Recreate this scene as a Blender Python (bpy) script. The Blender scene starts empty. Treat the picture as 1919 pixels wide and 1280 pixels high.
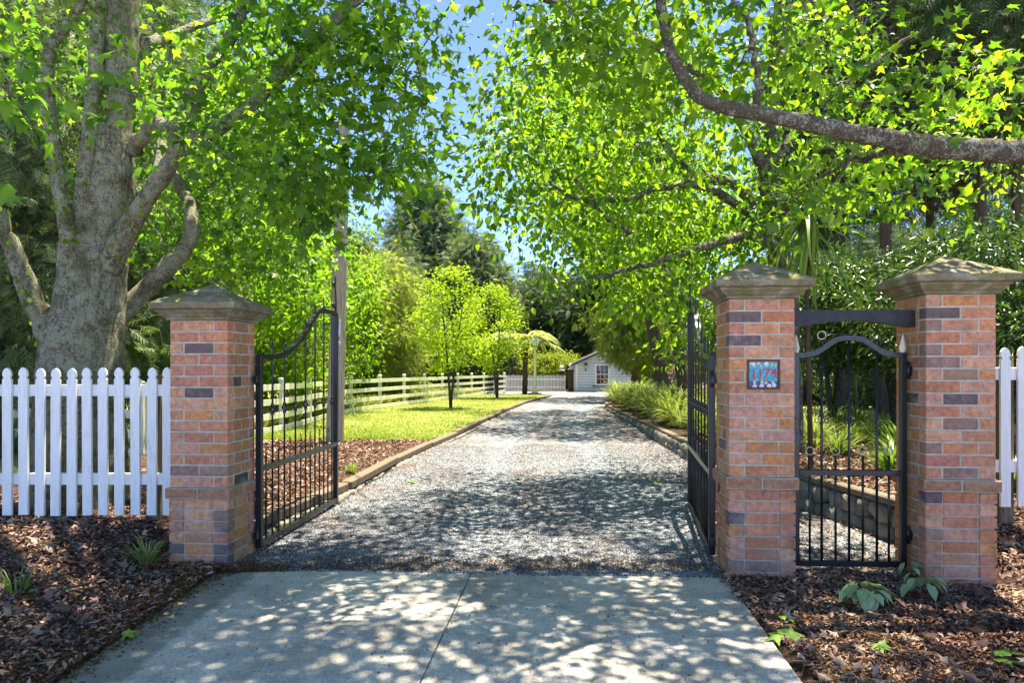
import bpy, math, random
import numpy as np
from mathutils import Vector, Matrix
import mathutils.noise as mnoise
R = math.radians
rng = np.random.default_rng(7)
random.seed(7)
scene = bpy.context.scene
COL = scene.collection
CH, F, HY = 1.53, 1330.0, 693.0           # eye height, focal length in photo pixels, horizon row

def P(x, y, Y):
    """Point at depth Y (metres) seen at photo pixel x, y."""
    return ((x - 960) / F * Y, Y, CH + (HY - y) / F * Y)

# ------------------------------------------------------------------ helpers
def tag(o, label=None, cat=None, group=None, kind=None):
    if label: o['label'] = label
    if cat: o['category'] = cat
    if group: o['group'] = group
    if kind: o['kind'] = kind
    return o

def empty(name, loc=(0, 0, 0), rz=0.0):
    o = bpy.data.objects.new(name, None)
    o.empty_display_size = 0.2
    o.location = loc
    o.rotation_euler = (0, 0, rz)
    COL.objects.link(o)
    return o

def thing(name, label, cat, loc=(0, 0, 0), rz=0.0, group=None):
    return tag(empty(name, loc, rz), label, cat, group)

def copy_tree(o, parent=None):
    c = o.copy()
    COL.objects.link(c)
    if parent: c.parent = parent
    for ch in list(o.children):
        copy_tree(ch, c)
    return c

class MB:
    """Collects shapes and links them as ONE mesh object."""
    def __init__(s):
        s.v, s.f, s.m = [], [], []
        s.sm = []
    def add(s, vs, fs, mi=0, smooth=False):
        n = len(s.v)
        s.v += [tuple(v) for v in vs]
        for f in fs:
            s.f.append(tuple(i + n for i in f)); s.m.append(mi); s.sm.append(smooth)
        return s
    def box(s, c, d, rz=0.0, mi=0, ch=0.0, M=None):
        hx, hy, hz = d[0] / 2, d[1] / 2, d[2] / 2
        if ch <= 0:
            vs = [(x, y, z) for x in (-hx, hx) for y in (-hy, hy) for z in (-hz, hz)]
            fs = [(0, 1, 3, 2), (4, 6, 7, 5), (0, 4, 5, 1), (2, 3, 7, 6), (0, 2, 6, 4), (1, 5, 7, 3)]
        else:
            vs, idx = [], {}
            for sx in (-1, 1):
                for sy in (-1, 1):
                    for sz in (-1, 1):
                        for k, (a, b, e) in enumerate(((0, ch, ch), (ch, 0, ch), (ch, ch, 0))):
                            idx[sx, sy, sz, k] = len(vs)
                            vs.append((sx * (hx - a), sy * (hy - b), sz * (hz - e)))
            fs = []
            I = lambda a, b, c2, k: idx[a, b, c2, k]
            for q in (-1, 1):
                fs.append([I(q, -1, -1, 0), I(q, 1, -1, 0), I(q, 1, 1, 0), I(q, -1, 1, 0)][::q])
                fs.append([I(-1, q, -1, 1), I(-1, q, 1, 1), I(1, q, 1, 1), I(1, q, -1, 1)][::q])
                fs.append([I(-1, -1, q, 2), I(1, -1, q, 2), I(1, 1, q, 2), I(-1, 1, q, 2)][::q])
            for a in (-1, 1):
                for b in (-1, 1):
                    fs.append([I(a, b, -1, 0), I(a, b, -1, 1), I(a, b, 1, 1), I(a, b, 1, 0)][::a * b])
                    fs.append([I(a, -1, b, 0), I(a, 1, b, 0), I(a, 1, b, 2), I(a, -1, b, 2)][::a * b])
                    fs.append([I(-1, a, b, 1), I(-1, a, b, 2), I(1, a, b, 2), I(1, a, b, 1)][::a * b])
                    for e in (-1, 1):
                        fs.append([I(a, b, e, 0), I(a, b, e, 1), I(a, b, e, 2)][::a * b * e])
        cs, sn = math.cos(rz), math.sin(rz)
        if M is not None:
            vs = [M @ Vector(v) for v in vs]
        vs = [(c[0] + v[0] * cs - v[1] * sn, c[1] + v[0] * sn + v[1] * cs, c[2] + v[2]) for v in vs]
        return s.add(vs, fs, mi)
    def beam(s, a, b, w, h, mi=0, ch=0.0, up=(0, 0, 1)):
        a, b = Vector(a), Vector(b)
        d = b - a; L = d.length; d.normalize()
        x = d.cross(Vector(up)); 
        if x.length < 1e-4: x = Vector((1, 0, 0))
        x.normalize(); z = x.cross(d)
        M = Matrix((x, d, z)).transposed()
        return s.box((a + b) / 2, (w, L, h), 0, mi, ch, M)
    def tube(s, pts, rad, seg=8, mi=0, cap=True, closed=False, knob=0.0, relief=0.0):
        pts = [Vector(p) for p in pts]
        n = len(pts)
        if not hasattr(rad, '__len__'): rad = [rad] * n
        vs, fs = [], []
        pu = None
        for i in range(n):
            if closed: t = pts[(i + 1) % n] - pts[i - 1]
            else: t = pts[min(i + 1, n - 1)] - pts[max(i - 1, 0)]
            if t.length < 1e-9: t = Vector((0, 0, 1))
            t.normalize()
            if pu is None:
                pu = t.orthogonal().normalized()
            u = pu - t * pu.dot(t)
            if u.length < 1e-5: u = t.orthogonal()
            u.normalize(); pu = u
            w = t.cross(u)
            for k in range(seg):
                a = 2 * math.pi * k / seg
                r = rad[i] * (1 + (random.uniform(-knob, knob) if knob else 0))
                dr_ = u * math.cos(a) + w * math.sin(a)
                if relief:
                    p_ = pts[i] + dr_ * r; f_ = .16 / max(r, .06)
                    r += relief * min(1, r / .25) * (mnoise.noise(Vector((p_.x * 3, p_.y * 3, p_.z * 1.6))) * 1.3 + mnoise.noise(Vector((p_.x * 11, p_.y * 11, p_.z * 3.2))) * .8 + abs(mnoise.noise(Vector((p_.x * 24, p_.y * 24, p_.z * 5)))) * .7)
                vs.append(pts[i] + dr_ * r)
        m = n if closed else n - 1
        for i in range(m):
            for k in range(seg):
                a, b = i * seg + k, i * seg + (k + 1) % seg
                c, d = ((i + 1) % n) * seg + (k + 1) % seg, ((i + 1) % n) * seg + k
                fs.append((a, b, c, d))
        if cap and not closed:
            fs.append(tuple(range(seg))[::-1]); fs.append(tuple((n - 1) * seg + k for k in range(seg)))
        return s.add(vs, fs, mi, seg > 5)
    def lathe(s, prof, c=(0, 0, 0), seg=16, mi=0, smooth=True):
        vs = []
        for r, z in prof:
            for k in range(seg):
                a = 2 * math.pi * k / seg
                vs.append((c[0] + r * math.cos(a), c[1] + r * math.sin(a), c[2] + z))
        fs = [(i * seg + k, i * seg + (k + 1) % seg, (i + 1) * seg + (k + 1) % seg, (i + 1) * seg + k)
              for i in range(len(prof) - 1) for k in range(seg)]
        fs.append(tuple(range(seg))[::-1]); fs.append(tuple((len(prof) - 1) * seg + k for k in range(seg)))
        return s.add(vs, fs, mi, smooth)
    def prism(s, outline, y0, y1, mi=0):
        """outline in x,z extruded along y"""
        n = len(outline)
        vs = [(x, y0, z) for x, z in outline] + [(x, y1, z) for x, z in outline]
        fs = [tuple(range(n)), tuple(range(2 * n - 1, n - 1, -1))]
        fs += [(i, i + n, (i + 1) % n + n, (i + 1) % n) for i in range(n)]
        return s.add(vs, fs, mi)
    def build(s, name, mats, parent=None, colors=None):
        me = bpy.data.meshes.new(name)
        me.from_pydata(s.v, [], s.f)
        for m in (mats if isinstance(mats, (list, tuple)) else [mats]):
            me.materials.append(m)
        me.polygons.foreach_set('material_index', s.m)
        me.polygons.foreach_set('use_smooth', s.sm)
        if colors is not None:
            at = me.color_attributes.new('tint', 'FLOAT_COLOR', 'POINT')
            at.data.foreach_set('color', np.asarray(colors, dtype=np.float32).ravel())
        me.update()
        o = bpy.data.objects.new(name, me)
        COL.objects.link(o)
        if parent: o.parent = parent
        return o

def np_mesh(name, V, tri, mat, parent=None, smooth=False):
    """V (n,3), tri (m,3) -> object"""
    me = bpy.data.meshes.new(name)
    me.vertices.add(len(V)); me.vertices.foreach_set('co', np.ascontiguousarray(V, dtype=np.float32).ravel())
    k = tri.shape[1]
    me.loops.add(tri.size); me.loops.foreach_set('vertex_index', np.ascontiguousarray(tri, dtype=np.int32).ravel())
    me.polygons.add(len(tri))
    me.polygons.foreach_set('loop_start', np.arange(0, tri.size, k, dtype=np.int32))
    me.polygons.foreach_set('loop_total', np.full(len(tri), k, dtype=np.int32))
    if smooth: me.polygons.foreach_set('use_smooth', np.ones(len(tri), dtype=bool))
    me.materials.append(mat)
    me.update(calc_edges=True)
    o = bpy.data.objects.new(name, me)
    COL.objects.link(o)
    if parent: o.parent = parent
    return o

def unit(a):
    return a / np.maximum(np.linalg.norm(a, axis=-1, keepdims=True), 1e-9)

def scatter(name, mat, pos, axis, nrm, size, tmpl, parent=None):
    """One mesh of many copies of a small leaf template at pos, pointing along axis."""
    TV, TF = tmpl
    A = unit(axis)
    X = np.cross(A, nrm); bad = np.linalg.norm(X, axis=1) < 1e-4
    X[bad] = (1, 0, 0)
    X = unit(X); N = np.cross(X, A)
    sz = np.asarray(size).reshape(-1, 1, 1)
    V = pos[:, None, :] + sz * (TV[None, :, 0, None] * X[:, None] + TV[None, :, 1, None] * A[:, None] + TV[None, :, 2, None] * N[:, None])
    n, k = len(pos), len(TV)
    T = (TF[None] + (np.arange(n) * k)[:, None, None]).reshape(-1, 3)
    return np_mesh(name, V.reshape(-1, 3), T, mat, parent)

# leaf templates: x across, y along the leaf, z its normal
def star_leaf():
    pts = [(0, 0)]
    for a, r in ((-135, .5), (-100, .36), (-68, .92), (-34, .42), (0, 1.12), (34, .42), (68, .92), (100, .36), (135, .5)):
        pts.append((math.sin(R(a)) * r * .86, .38 + math.cos(R(a)) * r * .62))
    V = [(0, .38, .05)] + [(x, y, -.22 * abs(x) ** 1.5 - .30 * max(0, y - .4) ** 2) for x, y in pts]
    n = len(pts)
    Fc = [(0, 1 + i, 1 + (i + 1) % n) for i in range(n)]
    return np.array(V), np.array(Fc)
def oval_leaf(w=.30, fold=.10):
    L = [(0, 0), (w * .8, .25), (w, .5), (w * .62, .78), (0, 1.0)]
    V = [(0, 0, 0), (0, .3, -.02), (0, .6, -.05), (0, 1, -.16)]
    V += [(w * .85, .27, fold), (w * .9, .58, fold * .7), (-w * .85, .27, fold), (-w * .9, .58, fold * .7)]
    Fc = [(0, 4, 1), (1, 4, 5), (1, 5, 2), (2, 5, 3), (0, 1, 6), (1, 7, 6), (1, 2, 7), (2, 3, 7)]
    return np.array(V), np.array(Fc)
def small_leaf(w=.28):
    V = [(0, 0, 0), (w, .5, .08), (0, 1, -.08), (-w, .5, .08)]
    return np.array(V, float), np.array([(0, 1, 2), (0, 2, 3)])
def spray_leaf():
    """a feathery conifer spray"""
    V, Fc = [], []
    def bl(x0, y0, ang, l, w):
        dx, dy = math.sin(ang), math.cos(ang)
        n = len(V)
        V.extend([(x0 - dy * w, y0 + dx * w, 0), (x0 + dy * w, y0 - dx * w, 0), (x0 + dx * l, y0 + dy * l, -.12 * l)])
        Fc.append((n, n + 1, n + 2))
    bl(0, 0, 0, 1, .035)
    for i in range(5):
        y = .1 + i * .16
        l = .42 - .05 * i
        bl(0, y, R(48), l, .035); bl(0, y + .06, R(-48), l, .035)
    return np.array(V), np.array(Fc)
def blade():
    V = [(-.03, 0, 0), (.03, 0, 0), (.028, .4, .02), (-.028, .4, .02), (.018, .75, -.06), (-.018, .75, -.06), (0, 1, -.22)]
    return np.array(V), np.array([(0, 1, 2), (0, 2, 3), (3, 2, 4), (3, 4, 5), (5, 4, 6)])
STAR, OVAL, SMALL, SPRAY, BLADE = star_leaf(), oval_leaf(), small_leaf(), spray_leaf(), blade()
SLIM = small_leaf(.14)

# ------------------------------------------------------------------ materials
def new_mat(name):
    m = bpy.data.materials.new(name); m.use_nodes = True
    nt = m.node_tree
    for n in list(nt.nodes): nt.nodes.remove(n)
    out = nt.nodes.new('ShaderNodeOutputMaterial')
    return m, nt, out
class NT:
    def __init__(s, nt): s.nt = nt
    def n(s, t, **kw):
        nd = s.nt.nodes.new('ShaderNode' + t)
        for k, v in kw.items():
            if k in nd.inputs.keys(): nd.inputs[k].default_value = v
            else: setattr(nd, k, v)
        return nd
    def l(s, a, b): s.nt.links.new(a, b)
    def coord(s, kind='Object'):
        return s.n('TexCoord').outputs[kind]
    def noise(s, vec, scale, detail=5, rough=.6, dist=0.0):
        t = s.n('TexNoise'); t.inputs['Scale'].default_value = scale; t.inputs['Detail'].default_value = detail
        t.inputs['Roughness'].default_value = rough; t.inputs['Distortion'].default_value = dist
        if vec is not None: s.l(vec, t.inputs['Vector'])
        return t.outputs['Fac']
    def ramp(s, fac, stops):
        r = s.n('ValToRGB'); e = r.color_ramp.elements
        while len(e) < len(stops): e.new(0.5)
        for el, (p, c) in zip(e, stops):
            el.position = p; el.color = (*c, 1) if len(c) == 3 else c
        if fac is not None: s.l(fac, r.inputs['Fac'])
        return r.outputs['Color']
    def mix(s, fac, a, b, mode='MIX'):
        m = s.n('Mix', data_type='RGBA', blend_type=mode)
        for sock, v in ((m.inputs[0], fac), (m.inputs[6], a), (m.inputs[7], b)):
            if isinstance(v, (int, float)): sock.default_value = v
            elif isinstance(v, tuple): sock.default_value = (*v, 1) if len(v) == 3 else v
            else: s.l(v, sock)
        return m.outputs[2]
    def math(s, op, a, b=0.0):
        m = s.n('Math', operation=op)
        for sock, v in ((m.inputs[0], a), (m.inputs[1], b)):
            if isinstance(v, (int, float)): sock.default_value = v
            else: s.l(v, sock)
        return m.outputs[0]
    def bump(s, h, strength=.5, dist=.01):
        b = s.n('Bump'); b.inputs['Strength'].default_value = strength; b.inputs['Distance'].default_value = dist
        s.l(h, b.inputs['Height']); return b.outputs['Normal']
    def bsdf(s, col, rough=.7, normal=None, metal=0.0, spec=.4):
        p = s.n('BsdfPrincipled')
        if isinstance(col, tuple): p.inputs['Base Color'].default_value = (*col, 1)
        else: s.l(col, p.inputs['Base Color'])
        if isinstance(rough, (int, float)): p.inputs['Roughness'].default_value = rough
        else: s.l(rough, p.inputs['Roughness'])
        p.inputs['Metallic'].default_value = metal
        p.inputs['Specular IOR Level'].default_value = spec
        if normal is not None: s.l(normal, p.inputs['Normal'])
        return p.outputs[0]

def leaf_mat(name, cols, trans=.5, rough=.45, tboost=1.5, spec=.3):
    """cols: dark, mid, light leaf colours picked per leaf; light shines through."""
    m, nt, out = new_mat(name); g = NT(nt)
    rnd = g.n('NewGeometry').outputs['Random Per Island']
    big = g.noise(g.coord(), .9, 2)
    f = g.math('ADD', g.math('MULTIPLY', rnd, .75), g.math('MULTIPLY', g.math('SUBTRACT', big, .36), 1.1))
    col = g.ramp(f, [(.05, cols[0]), (.45, cols[1]), (.92, cols[2])])
    d = g.bsdf(col, rough, None, 0, spec)
    t = g.n('BsdfTranslucent')
    g.l(g.mix(1.0, col, (tboost * .98, tboost * 1.08, tboost * .5), 'MULTIPLY'), t.inputs['Color'])
    mx = g.n('MixShader'); mx.inputs[0].default_value = trans
    g.l(d, mx.inputs[1]); g.l(t.outputs[0], mx.inputs[2]); g.l(mx.outputs[0], out.inputs[0])
    return m

def plain(name, col, rough=.5, metal=0, var=.12, scale=6, bump=0, spec=.4):
    m, nt, out = new_mat(name); g = NT(nt)
    c = g.coord()
    n = g.noise(c, scale, 6)
    lo = tuple(x * (1 - var * 2) for x in col); hi = tuple(min(1, x * (1 + var)) for x in col)
    cc = g.ramp(n, [(.3, lo), (.7, hi)])
    nr = g.bump(g.noise(c, scale * 12, 3), bump, .01) if bump else None
    g.l(g.bsdf(cc, rough, nr, metal, spec), out.inputs[0])
    return m

def bark_mat(name, a, b, lichen=None, scale=3, lam=.5, stretch=.35, bump=.8):
    m, nt, out = new_mat(name); g = NT(nt)
    mp = g.n('Mapping'); mp.inputs['Scale'].default_value = (1, 1, stretch)
    g.l(g.coord(), mp.inputs['Vector'])
    v = mp.outputs[0]
    n1 = g.noise(v, scale * 4, 8, .7, .6)
    n2 = g.noise(v, scale * 14, 5, .7)
    c = g.ramp(n1, [(.3, a), (.7, b)])
    c = g.mix(.5, c, g.ramp(n2, [(.3, tuple(x * .45 for x in a)), (.65, tuple(x * 1.25 for x in b))]))
    if lichen:
        n3 = g.noise(g.coord(), scale * 2.2, 9, .72, .4)
        n4 = g.noise(g.coord(), scale * 11, 4, .7)
        n5 = g.noise(g.coord(), scale * 26, 4, .75)
        mixn = g.math('ADD', g.math('MULTIPLY', n3, .40), g.math('ADD', g.math('MULTIPLY', n4, .32), g.math('MULTIPLY', n5, .28)))
        k = g.ramp(mixn, [(.535 - .07 * lam, (0, 0, 0)), (.575 - .07 * lam, (1, 1, 1))])
        c = g.mix(g.math('MULTIPLY', k, .72), c, g.ramp(n5, [(.3, tuple(x * .55 for x in lichen)), (.65, lichen)]))
        k2 = g.ramp(g.noise(g.coord(), scale * .9, 6, .7, .5), [(.5, (0, 0, 0)), (.64, (.75, .75, .75))])
        c = g.mix(k2, c, g.mix(n4, (.03, .035, .012), (.13, .13, .05)))
    vo = g.n('TexVoronoi', feature='DISTANCE_TO_EDGE'); vo.inputs['Scale'].default_value = scale * 6
    g.l(v, vo.inputs['Vector'])
    h = g.math('ADD', g.math('MULTIPLY', n1, 1.2), g.math('ADD', n2, g.math('MULTIPLY', vo.outputs['Distance'], .8)))
    g.l(g.bsdf(c, .9, g.bump(h, bump, .03), 0, .15), out.inputs[0])
    return m

M = {}
M['leaf_amber'] = leaf_mat('sweetgum_leaf', [(.026, .070, .014), (.072, .16, .020), (.17, .28, .026)], .56, .42, 2.1)
M['leaf_near'] = leaf_mat('oval_green_leaf', [(.025, .070, .010), (.085, .17, .014), (.21, .30, .022)], .58, .38, 2.1, .4)
M['leaf_mid'] = leaf_mat('sunny_leaf', [(.05, .115, .012), (.105, .20, .018), (.19, .29, .026)], .55, .45, 2.0)
M['leaf_maple'] = leaf_mat('lime_maple_leaf', [(.15, .24, .014), (.24, .34, .022), (.34, .42, .04)], .5, .5, 1.7)
M['leaf_shrub'] = leaf_mat('olive_shrub_leaf', [(.11, .15, .03), (.21, .26, .05), (.34, .36, .11)], .45, .55, 1.6)
M['leaf_yellow'] = leaf_mat('yellow_hedge_leaf', [(.10, .16, .014), (.19, .25, .022), (.27, .31, .04)], .4, .5, 1.5)
M['needle_dark'] = leaf_mat('dark_conifer_foliage', [(.026, .050, .020), (.050, .088, .032), (.09, .135, .05)], .25, .65, 1.3)
M['needle_grey'] = leaf_mat('grey_green_conifer_foliage', [(.065, .10, .045), (.12, .17, .075), (.20, .245, .12)], .3, .65, 1.3)
M['needle_brown'] = leaf_mat('brown_twiggy_foliage', [(.05, .045, .024), (.10, .085, .045), (.15, .16, .06)], .3, .75, 1.2)
M['leaf_rhodo'] = leaf_mat('rhododendron_leaf', [(.022, .052, .014), (.05, .10, .022), (.11, .18, .04)], .25, .3, 1.4, .5)
M['leaf_strap'] = leaf_mat('strap_leaf', [(.06, .13, .02), (.14, .23, .04), (.28, .34, .08)], .35, .4, 1.4)
M['grass_pale'] = leaf_mat('pale_grass_blade', [(.13, .18, .04), (.25, .29, .08), (.40, .39, .16)], .35, .55, 1.3)
M['fern'] = leaf_mat('fern_frond', [(.16, .19, .07), (.28, .31, .13), (.40, .41, .20)], .4, .5, 1.4)
M['lilac'] = leaf_mat('lilac_petal', [(.35, .25, .45), (.45, .33, .55), (.6, .5, .65)], .3, .5, 1.0)
M['lawn_blade'] = leaf_mat('lawn_blade', [(.12, .20, .03), (.22, .30, .055), (.38, .40, .13)], .4, .6, 1.3)
M['litter'] = leaf_mat('dead_leaf', [(.09, .042, .034), (.22, .115, .085), (.46, .32, .24)], .05, .7, 1.0, .3)
M['dead_star'] = leaf_mat('dead_star_leaf', [(.07, .04, .035), (.17, .10, .08), (.40, .30, .22)], .1, .7, 1.0, .3)
M['litter_tan'] = leaf_mat('tan_bud_scale', [(.07, .035, .012), (.15, .075, .026), (.25, .14, .055)], .05, .8, 1.0, .2)
M['wilted'] = leaf_mat('wilted_leaf', [(.22, .31, .13), (.31, .42, .20), (.42, .50, .28)], .25, .55, 1.1)
M['fresh_fallen'] = leaf_mat('fresh_fallen_leaf', [(.10, .22, .03), (.15, .30, .04), (.22, .36, .06)], .25, .5, 1.1)

M['bark_left'] = bark_mat('lichen_bark', (.06, .045, .03), (.24, .19, .13), (.46, .48, .33), 3.6, .95, .3, 1.2)
M['bark_branch'] = bark_mat('lichen_branch_bark', (.04, .03, .022), (.13, .10, .075), (.44, .46, .36), 5, .45)
M['bark_dark'] = bark_mat('dark_bark', (.03, .024, .018), (.09, .07, .055), (.16, .16, .12), 2, .3)
M['bark_brown'] = bark_mat('fibrous_bark', (.05, .032, .022), (.15, .10, .075), None, 2.5, 0, .15)
M['wood_grey'] = bark_mat('weathered_timber', (.085, .065, .045), (.22, .175, .13), None, 4, 0, .12, .4)
M['wood_pole'] = bark_mat('silvered_pole_timber', (.28, .22, .155), (.56, .47, .36), None, 3, 0, .08, .3)

# brick: own colour of each brick in a vertex colour, worn faces
m, nt, out = new_mat('clay_brick'); g = NT(nt)
at = g.n('VertexColor'); at.layer_name = 'tint'
c = g.coord()
n1 = g.noise(c, 26, 8, .75); n2 = g.noise(c, 110, 4, .7); n3 = g.noise(c, 4.5, 7, .7, .5)
col = g.mix(.7, at.outputs['Color'], g.ramp(n1, [(.3, (.30, .27, .25)), (.52, (1, 1, 1)), (.72, (1.5, 1.5, 1.5))]), 'MULTIPLY')
col = g.mix(g.ramp(n2, [(.56, (0, 0, 0)), (.72, (.55, .55, .55))]), col, (.10, .05, .035))
col = g.mix(g.ramp(n3, [(.53, (0, 0, 0)), (.70, (.42, .42, .42))]), col, (.58, .46, .36))
sz = g.n('SeparateXYZ'); g.l(c, sz.inputs[0])
moss = g.math('MULTIPLY', g.ramp(g.noise(c, 7, 8, .75), [(.5, (0, 0, 0)), (.66, (1, 1, 1))]), .45)
col = g.mix(moss, col, (.13, .115, .06))
g.l(g.bsdf(col, .88, g.bump(g.math('ADD', n2, n1), .45, .006), 0, .2), out.inputs[0])
M['brick'] = m
m, nt, out = new_mat('mortar'); g = NT(nt); c = g.coord()
col = g.ramp(g.noise(c, 9, 8, .75), [(.3, (.30, .265, .20)), (.7, (.60, .545, .45))])
g.l(g.bsdf(col, .95, g.bump(g.noise(c, 150, 4), .5, .005), 0, .1), out.inputs[0])
M['mortar'] = m
# cast cap: weathered concrete with moss and lichen
m, nt, out = new_mat('mossy_cast_concrete'); g = NT(nt); c = g.coord()
n1 = g.noise(c, 7, 9, .75, .4); n2 = g.noise(c, 40, 6, .75); n3 = g.noise(c, 3.4, 6, .7, .6)
col = g.ramp(n1, [(.28, (.07, .055, .036)), (.5, (.22, .18, .12)), (.72, (.44, .39, .29))])
col = g.mix(g.ramp(n3, [(.45, (0, 0, 0)), (.62, (.75, .75, .75))]), col, g.mix(n2, (.07, .075, .02), (.28, .26, .09)))
col = g.mix(g.ramp(n2, [(.60, (0, 0, 0)), (.7, (.6, .6, .6))]), col, (.36, .35, .30))
g.l(g.bsdf(col, .95, g.bump(g.math('ADD', n2, n1), .8, .012), 0, .1), out.inputs[0])
M['cap'] = m
m, nt, out = new_mat('white_fence_paint'); g = NT(nt); c = g.coord()
mp = g.n('Mapping'); mp.inputs['Scale'].default_value = (1, 1, .12); g.l(c, mp.inputs['Vector'])
oi = g.n('ObjectInfo').outputs['Random']
va = g.n('VectorMath', operation='ADD'); g.l(mp.outputs[0], va.inputs[0]); cb = g.n('CombineXYZ'); g.l(g.math('MULTIPLY', oi, 37.0), cb.inputs[0]); g.l(cb.outputs[0], va.inputs[1])
n1 = g.noise(va.outputs[0], 55, 6, .7); n2 = g.noise(va.outputs[0], 16, 6, .7)
col = g.ramp(n1, [(.3, (.68, .675, .63)), (.55, (.81, .80, .755))])
col = g.mix(g.ramp(n2, [(.56, (0, 0, 0)), (.75, (.6, .6, .6))]), col, (.46, .47, .42))
g.l(g.bsdf(col, .5, g.bump(n1, .35, .004)), out.inputs[0]); M['white'] = m
M['cream'] = plain('cream_rail_paint', (.72, .74, .60), .55, 0, .12, 2.5, .15)
M['black'] = plain('black_enamel', (.012, .013, .016), .32, 0, .25, 8, .08, .5)
M['blackwood'] = plain('black_stained_timber', (.022, .022, .026), .5, 0, .3, 14, .3)
M['ring'] = plain('pale_worn_brass', (.45, .42, .26), .45, .3, .2, 20)
M['rust'] = plain('rusted_steel', (.10, .06, .04), .8, .3, .4, 30, .4)
M['ivory'] = plain('ivory_paint', (.72, .68, .48), .4, 0, .06, 20)
M['blue'] = plain('blue_paint', (.03, .11, .30), .45, 0, .1, 3)
M['roofing'] = plain('dark_roofing', (.05, .048, .05), .7, 0, .25, 2, .3)
M['shed_white'] = plain('white_weatherboard', (.74, .77, .80), .55, 0, .05, 1.3, .1)
M['lap_shade_grey'] = plain('painted_lap_shade', (.30, .31, .33), .9, 0, .1, 3)  # grey for the shadow lines painted at the weatherboard laps
M['house_pale'] = plain('pale_wall_paint', (.62, .60, .56), .7, 0, .08, 1)
M['house_dark'] = plain('dark_stained_board', (.03, .028, .028), .7, 0, .2, 2)
M['teal'] = plain('teal_glaze', (.02, .36, .46), .25, 0, .35, 40)
M['navy'] = plain('navy_glaze', (.012, .03, .22), .25, 0, .3, 40)
M['red'] = plain('red_glaze', (.55, .012, .03), .3, 0, .1, 30)
M['petal'] = plain('white_glaze', (.75, .75, .78), .3, 0, .1, 30)
M['yellow'] = plain('yellow_glaze', (.70, .50, .06), .3, 0, .1, 30)
M['plaque_wood'] = plain('varnished_wood', (.11, .05, .022), .45, 0, .3, 25, .2)
M['sign_white'] = plain('white_sign', (.72, .71, .68), .45, 0, .06, 20)
M['sign_red'] = plain('red_ink', (.45, .03, .04), .5, 0, .1, 20)
M['ink'] = plain('dark_ink', (.04, .04, .05), .5, 0, .1, 20)
M['orange'] = plain('orange_fabric', (.60, .22, .08), .8, 0, .2, 6)
M['cable'] = plain('cable_sheath', (.03, .03, .035), .6, 0, .1, 10)
m, nt, out = new_mat('window_glass'); g = NT(nt); c = g.coord()
col = g.ramp(g.noise(c, 3.4, 3), [(.35, (.010, .012, .014)), (.50, (.03, .02, .02)), (.58, (.28, .07, .04)), (.7, (.05, .05, .10))])  # reflections painted into the pane colour as red and dark patches
g.l(g.bsdf(col, .06, None, 0, .6), out.inputs[0]); M['glass'] = m
m, nt, out = new_mat('frosted_lamp_glass'); g = NT(nt)
g.l(g.bsdf((.75, .76, .74), .2, None, 0, .6), out.inputs[0]); M['lampglass'] = m

# concrete apron
m, nt, out = new_mat('broomed_concrete'); g = NT(nt); c = g.coord()
sx = g.n('SeparateXYZ'); g.l(c, sx.inputs[0])
n1 = g.noise(c, 1.1, 8, .65, .3); n2 = g.noise(c, 70, 6, .85); n3 = g.noise(c, 5, 8, .72)
col = g.ramp(n1, [(.3, (.30, .275, .24)), (.5, (.48, .445, .395)), (.7, (.63, .59, .53))])
col = g.mix(.75, col, g.ramp(n2, [(.34, (.22, .22, .22)), (.52, (1, 1, 1)), (.68, (1.5, 1.5, 1.5))]), 'MULTIPLY')
col = g.mix(g.ramp(n3, [(.50, (0, 0, 0)), (.72, (.6, .6, .6))]), col, (.17, .155, .13))
n6 = g.noise(c, 2.6, 5, .6, .8)
col = g.mix(g.ramp(n6, [(.60, (0, 0, 0)), (.70, (.55, .55, .55))]), col, (.19, .17, .135))
vs3 = g.n('TexVoronoi'); vs3.inputs['Scale'].default_value = 9; g.l(c, vs3.inputs['Vector'])
col = g.mix(g.ramp(vs3.outputs['Distance'], [(.05, (.7, .7, .7)), (.12, (0, 0, 0))]), col, (.13, .105, .08))
e2 = g.math('MULTIPLY', g.math('SUBTRACT', g.math('ADD', g.math('MULTIPLY', sx.outputs[0], -1), g.math('MULTIPLY', g.math('SUBTRACT', n3, .5), .22)), 1.86), 18)
cl = g.n('Clamp'); g.l(e2, cl.inputs[0])
col = g.mix(g.math('MULTIPLY', cl.outputs[0], .62), col, (.115, .115, .09))
mp = g.n('Mapping'); mp.inputs['Scale'].default_value = (40, 3, 1); g.l(c, mp.inputs['Vector'])
nb = g.noise(mp.outputs[0], 4, 3)
g.l(g.bsdf(col, .92, g.bump(g.math('ADD', g.math('MULTIPLY', nb, .6), n2), .35, .004), 0, .15), out.inputs[0])
M['concrete'] = m
# gravel
m, nt, out = new_mat('crushed_grey_gravel'); g = NT(nt); c = g.coord()
vo = g.n('TexVoronoi'); vo.inputs['Scale'].default_value = 62; g.l(c, vo.inputs['Vector'])
vb = g.n('TexVoronoi'); vb.inputs['Scale'].default_value = 24; g.l(c, vb.inputs['Vector'])
n1 = g.noise(c, .9, 7, .7, .4); n2 = g.noise(c, 3.2, 8, .75)
bw = g.n('RGBToBW'); g.l(vo.outputs['Color'], bw.inputs[0])
col = g.ramp(bw.outputs[0], [(.15, (.085, .092, .102)), (.5, (.185, .20, .22)), (.9, (.37, .395, .425))])
bw2 = g.n('RGBToBW'); g.l(vb.outputs['Color'], bw2.inputs[0])
col = g.mix(.5, col, g.ramp(bw2.outputs[0], [(.2, (.45, .45, .46)), (.8, (1.4, 1.4, 1.4))]), 'MULTIPLY')
sx = g.n('SeparateXYZ'); g.l(c, sx.inputs[0])
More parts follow.
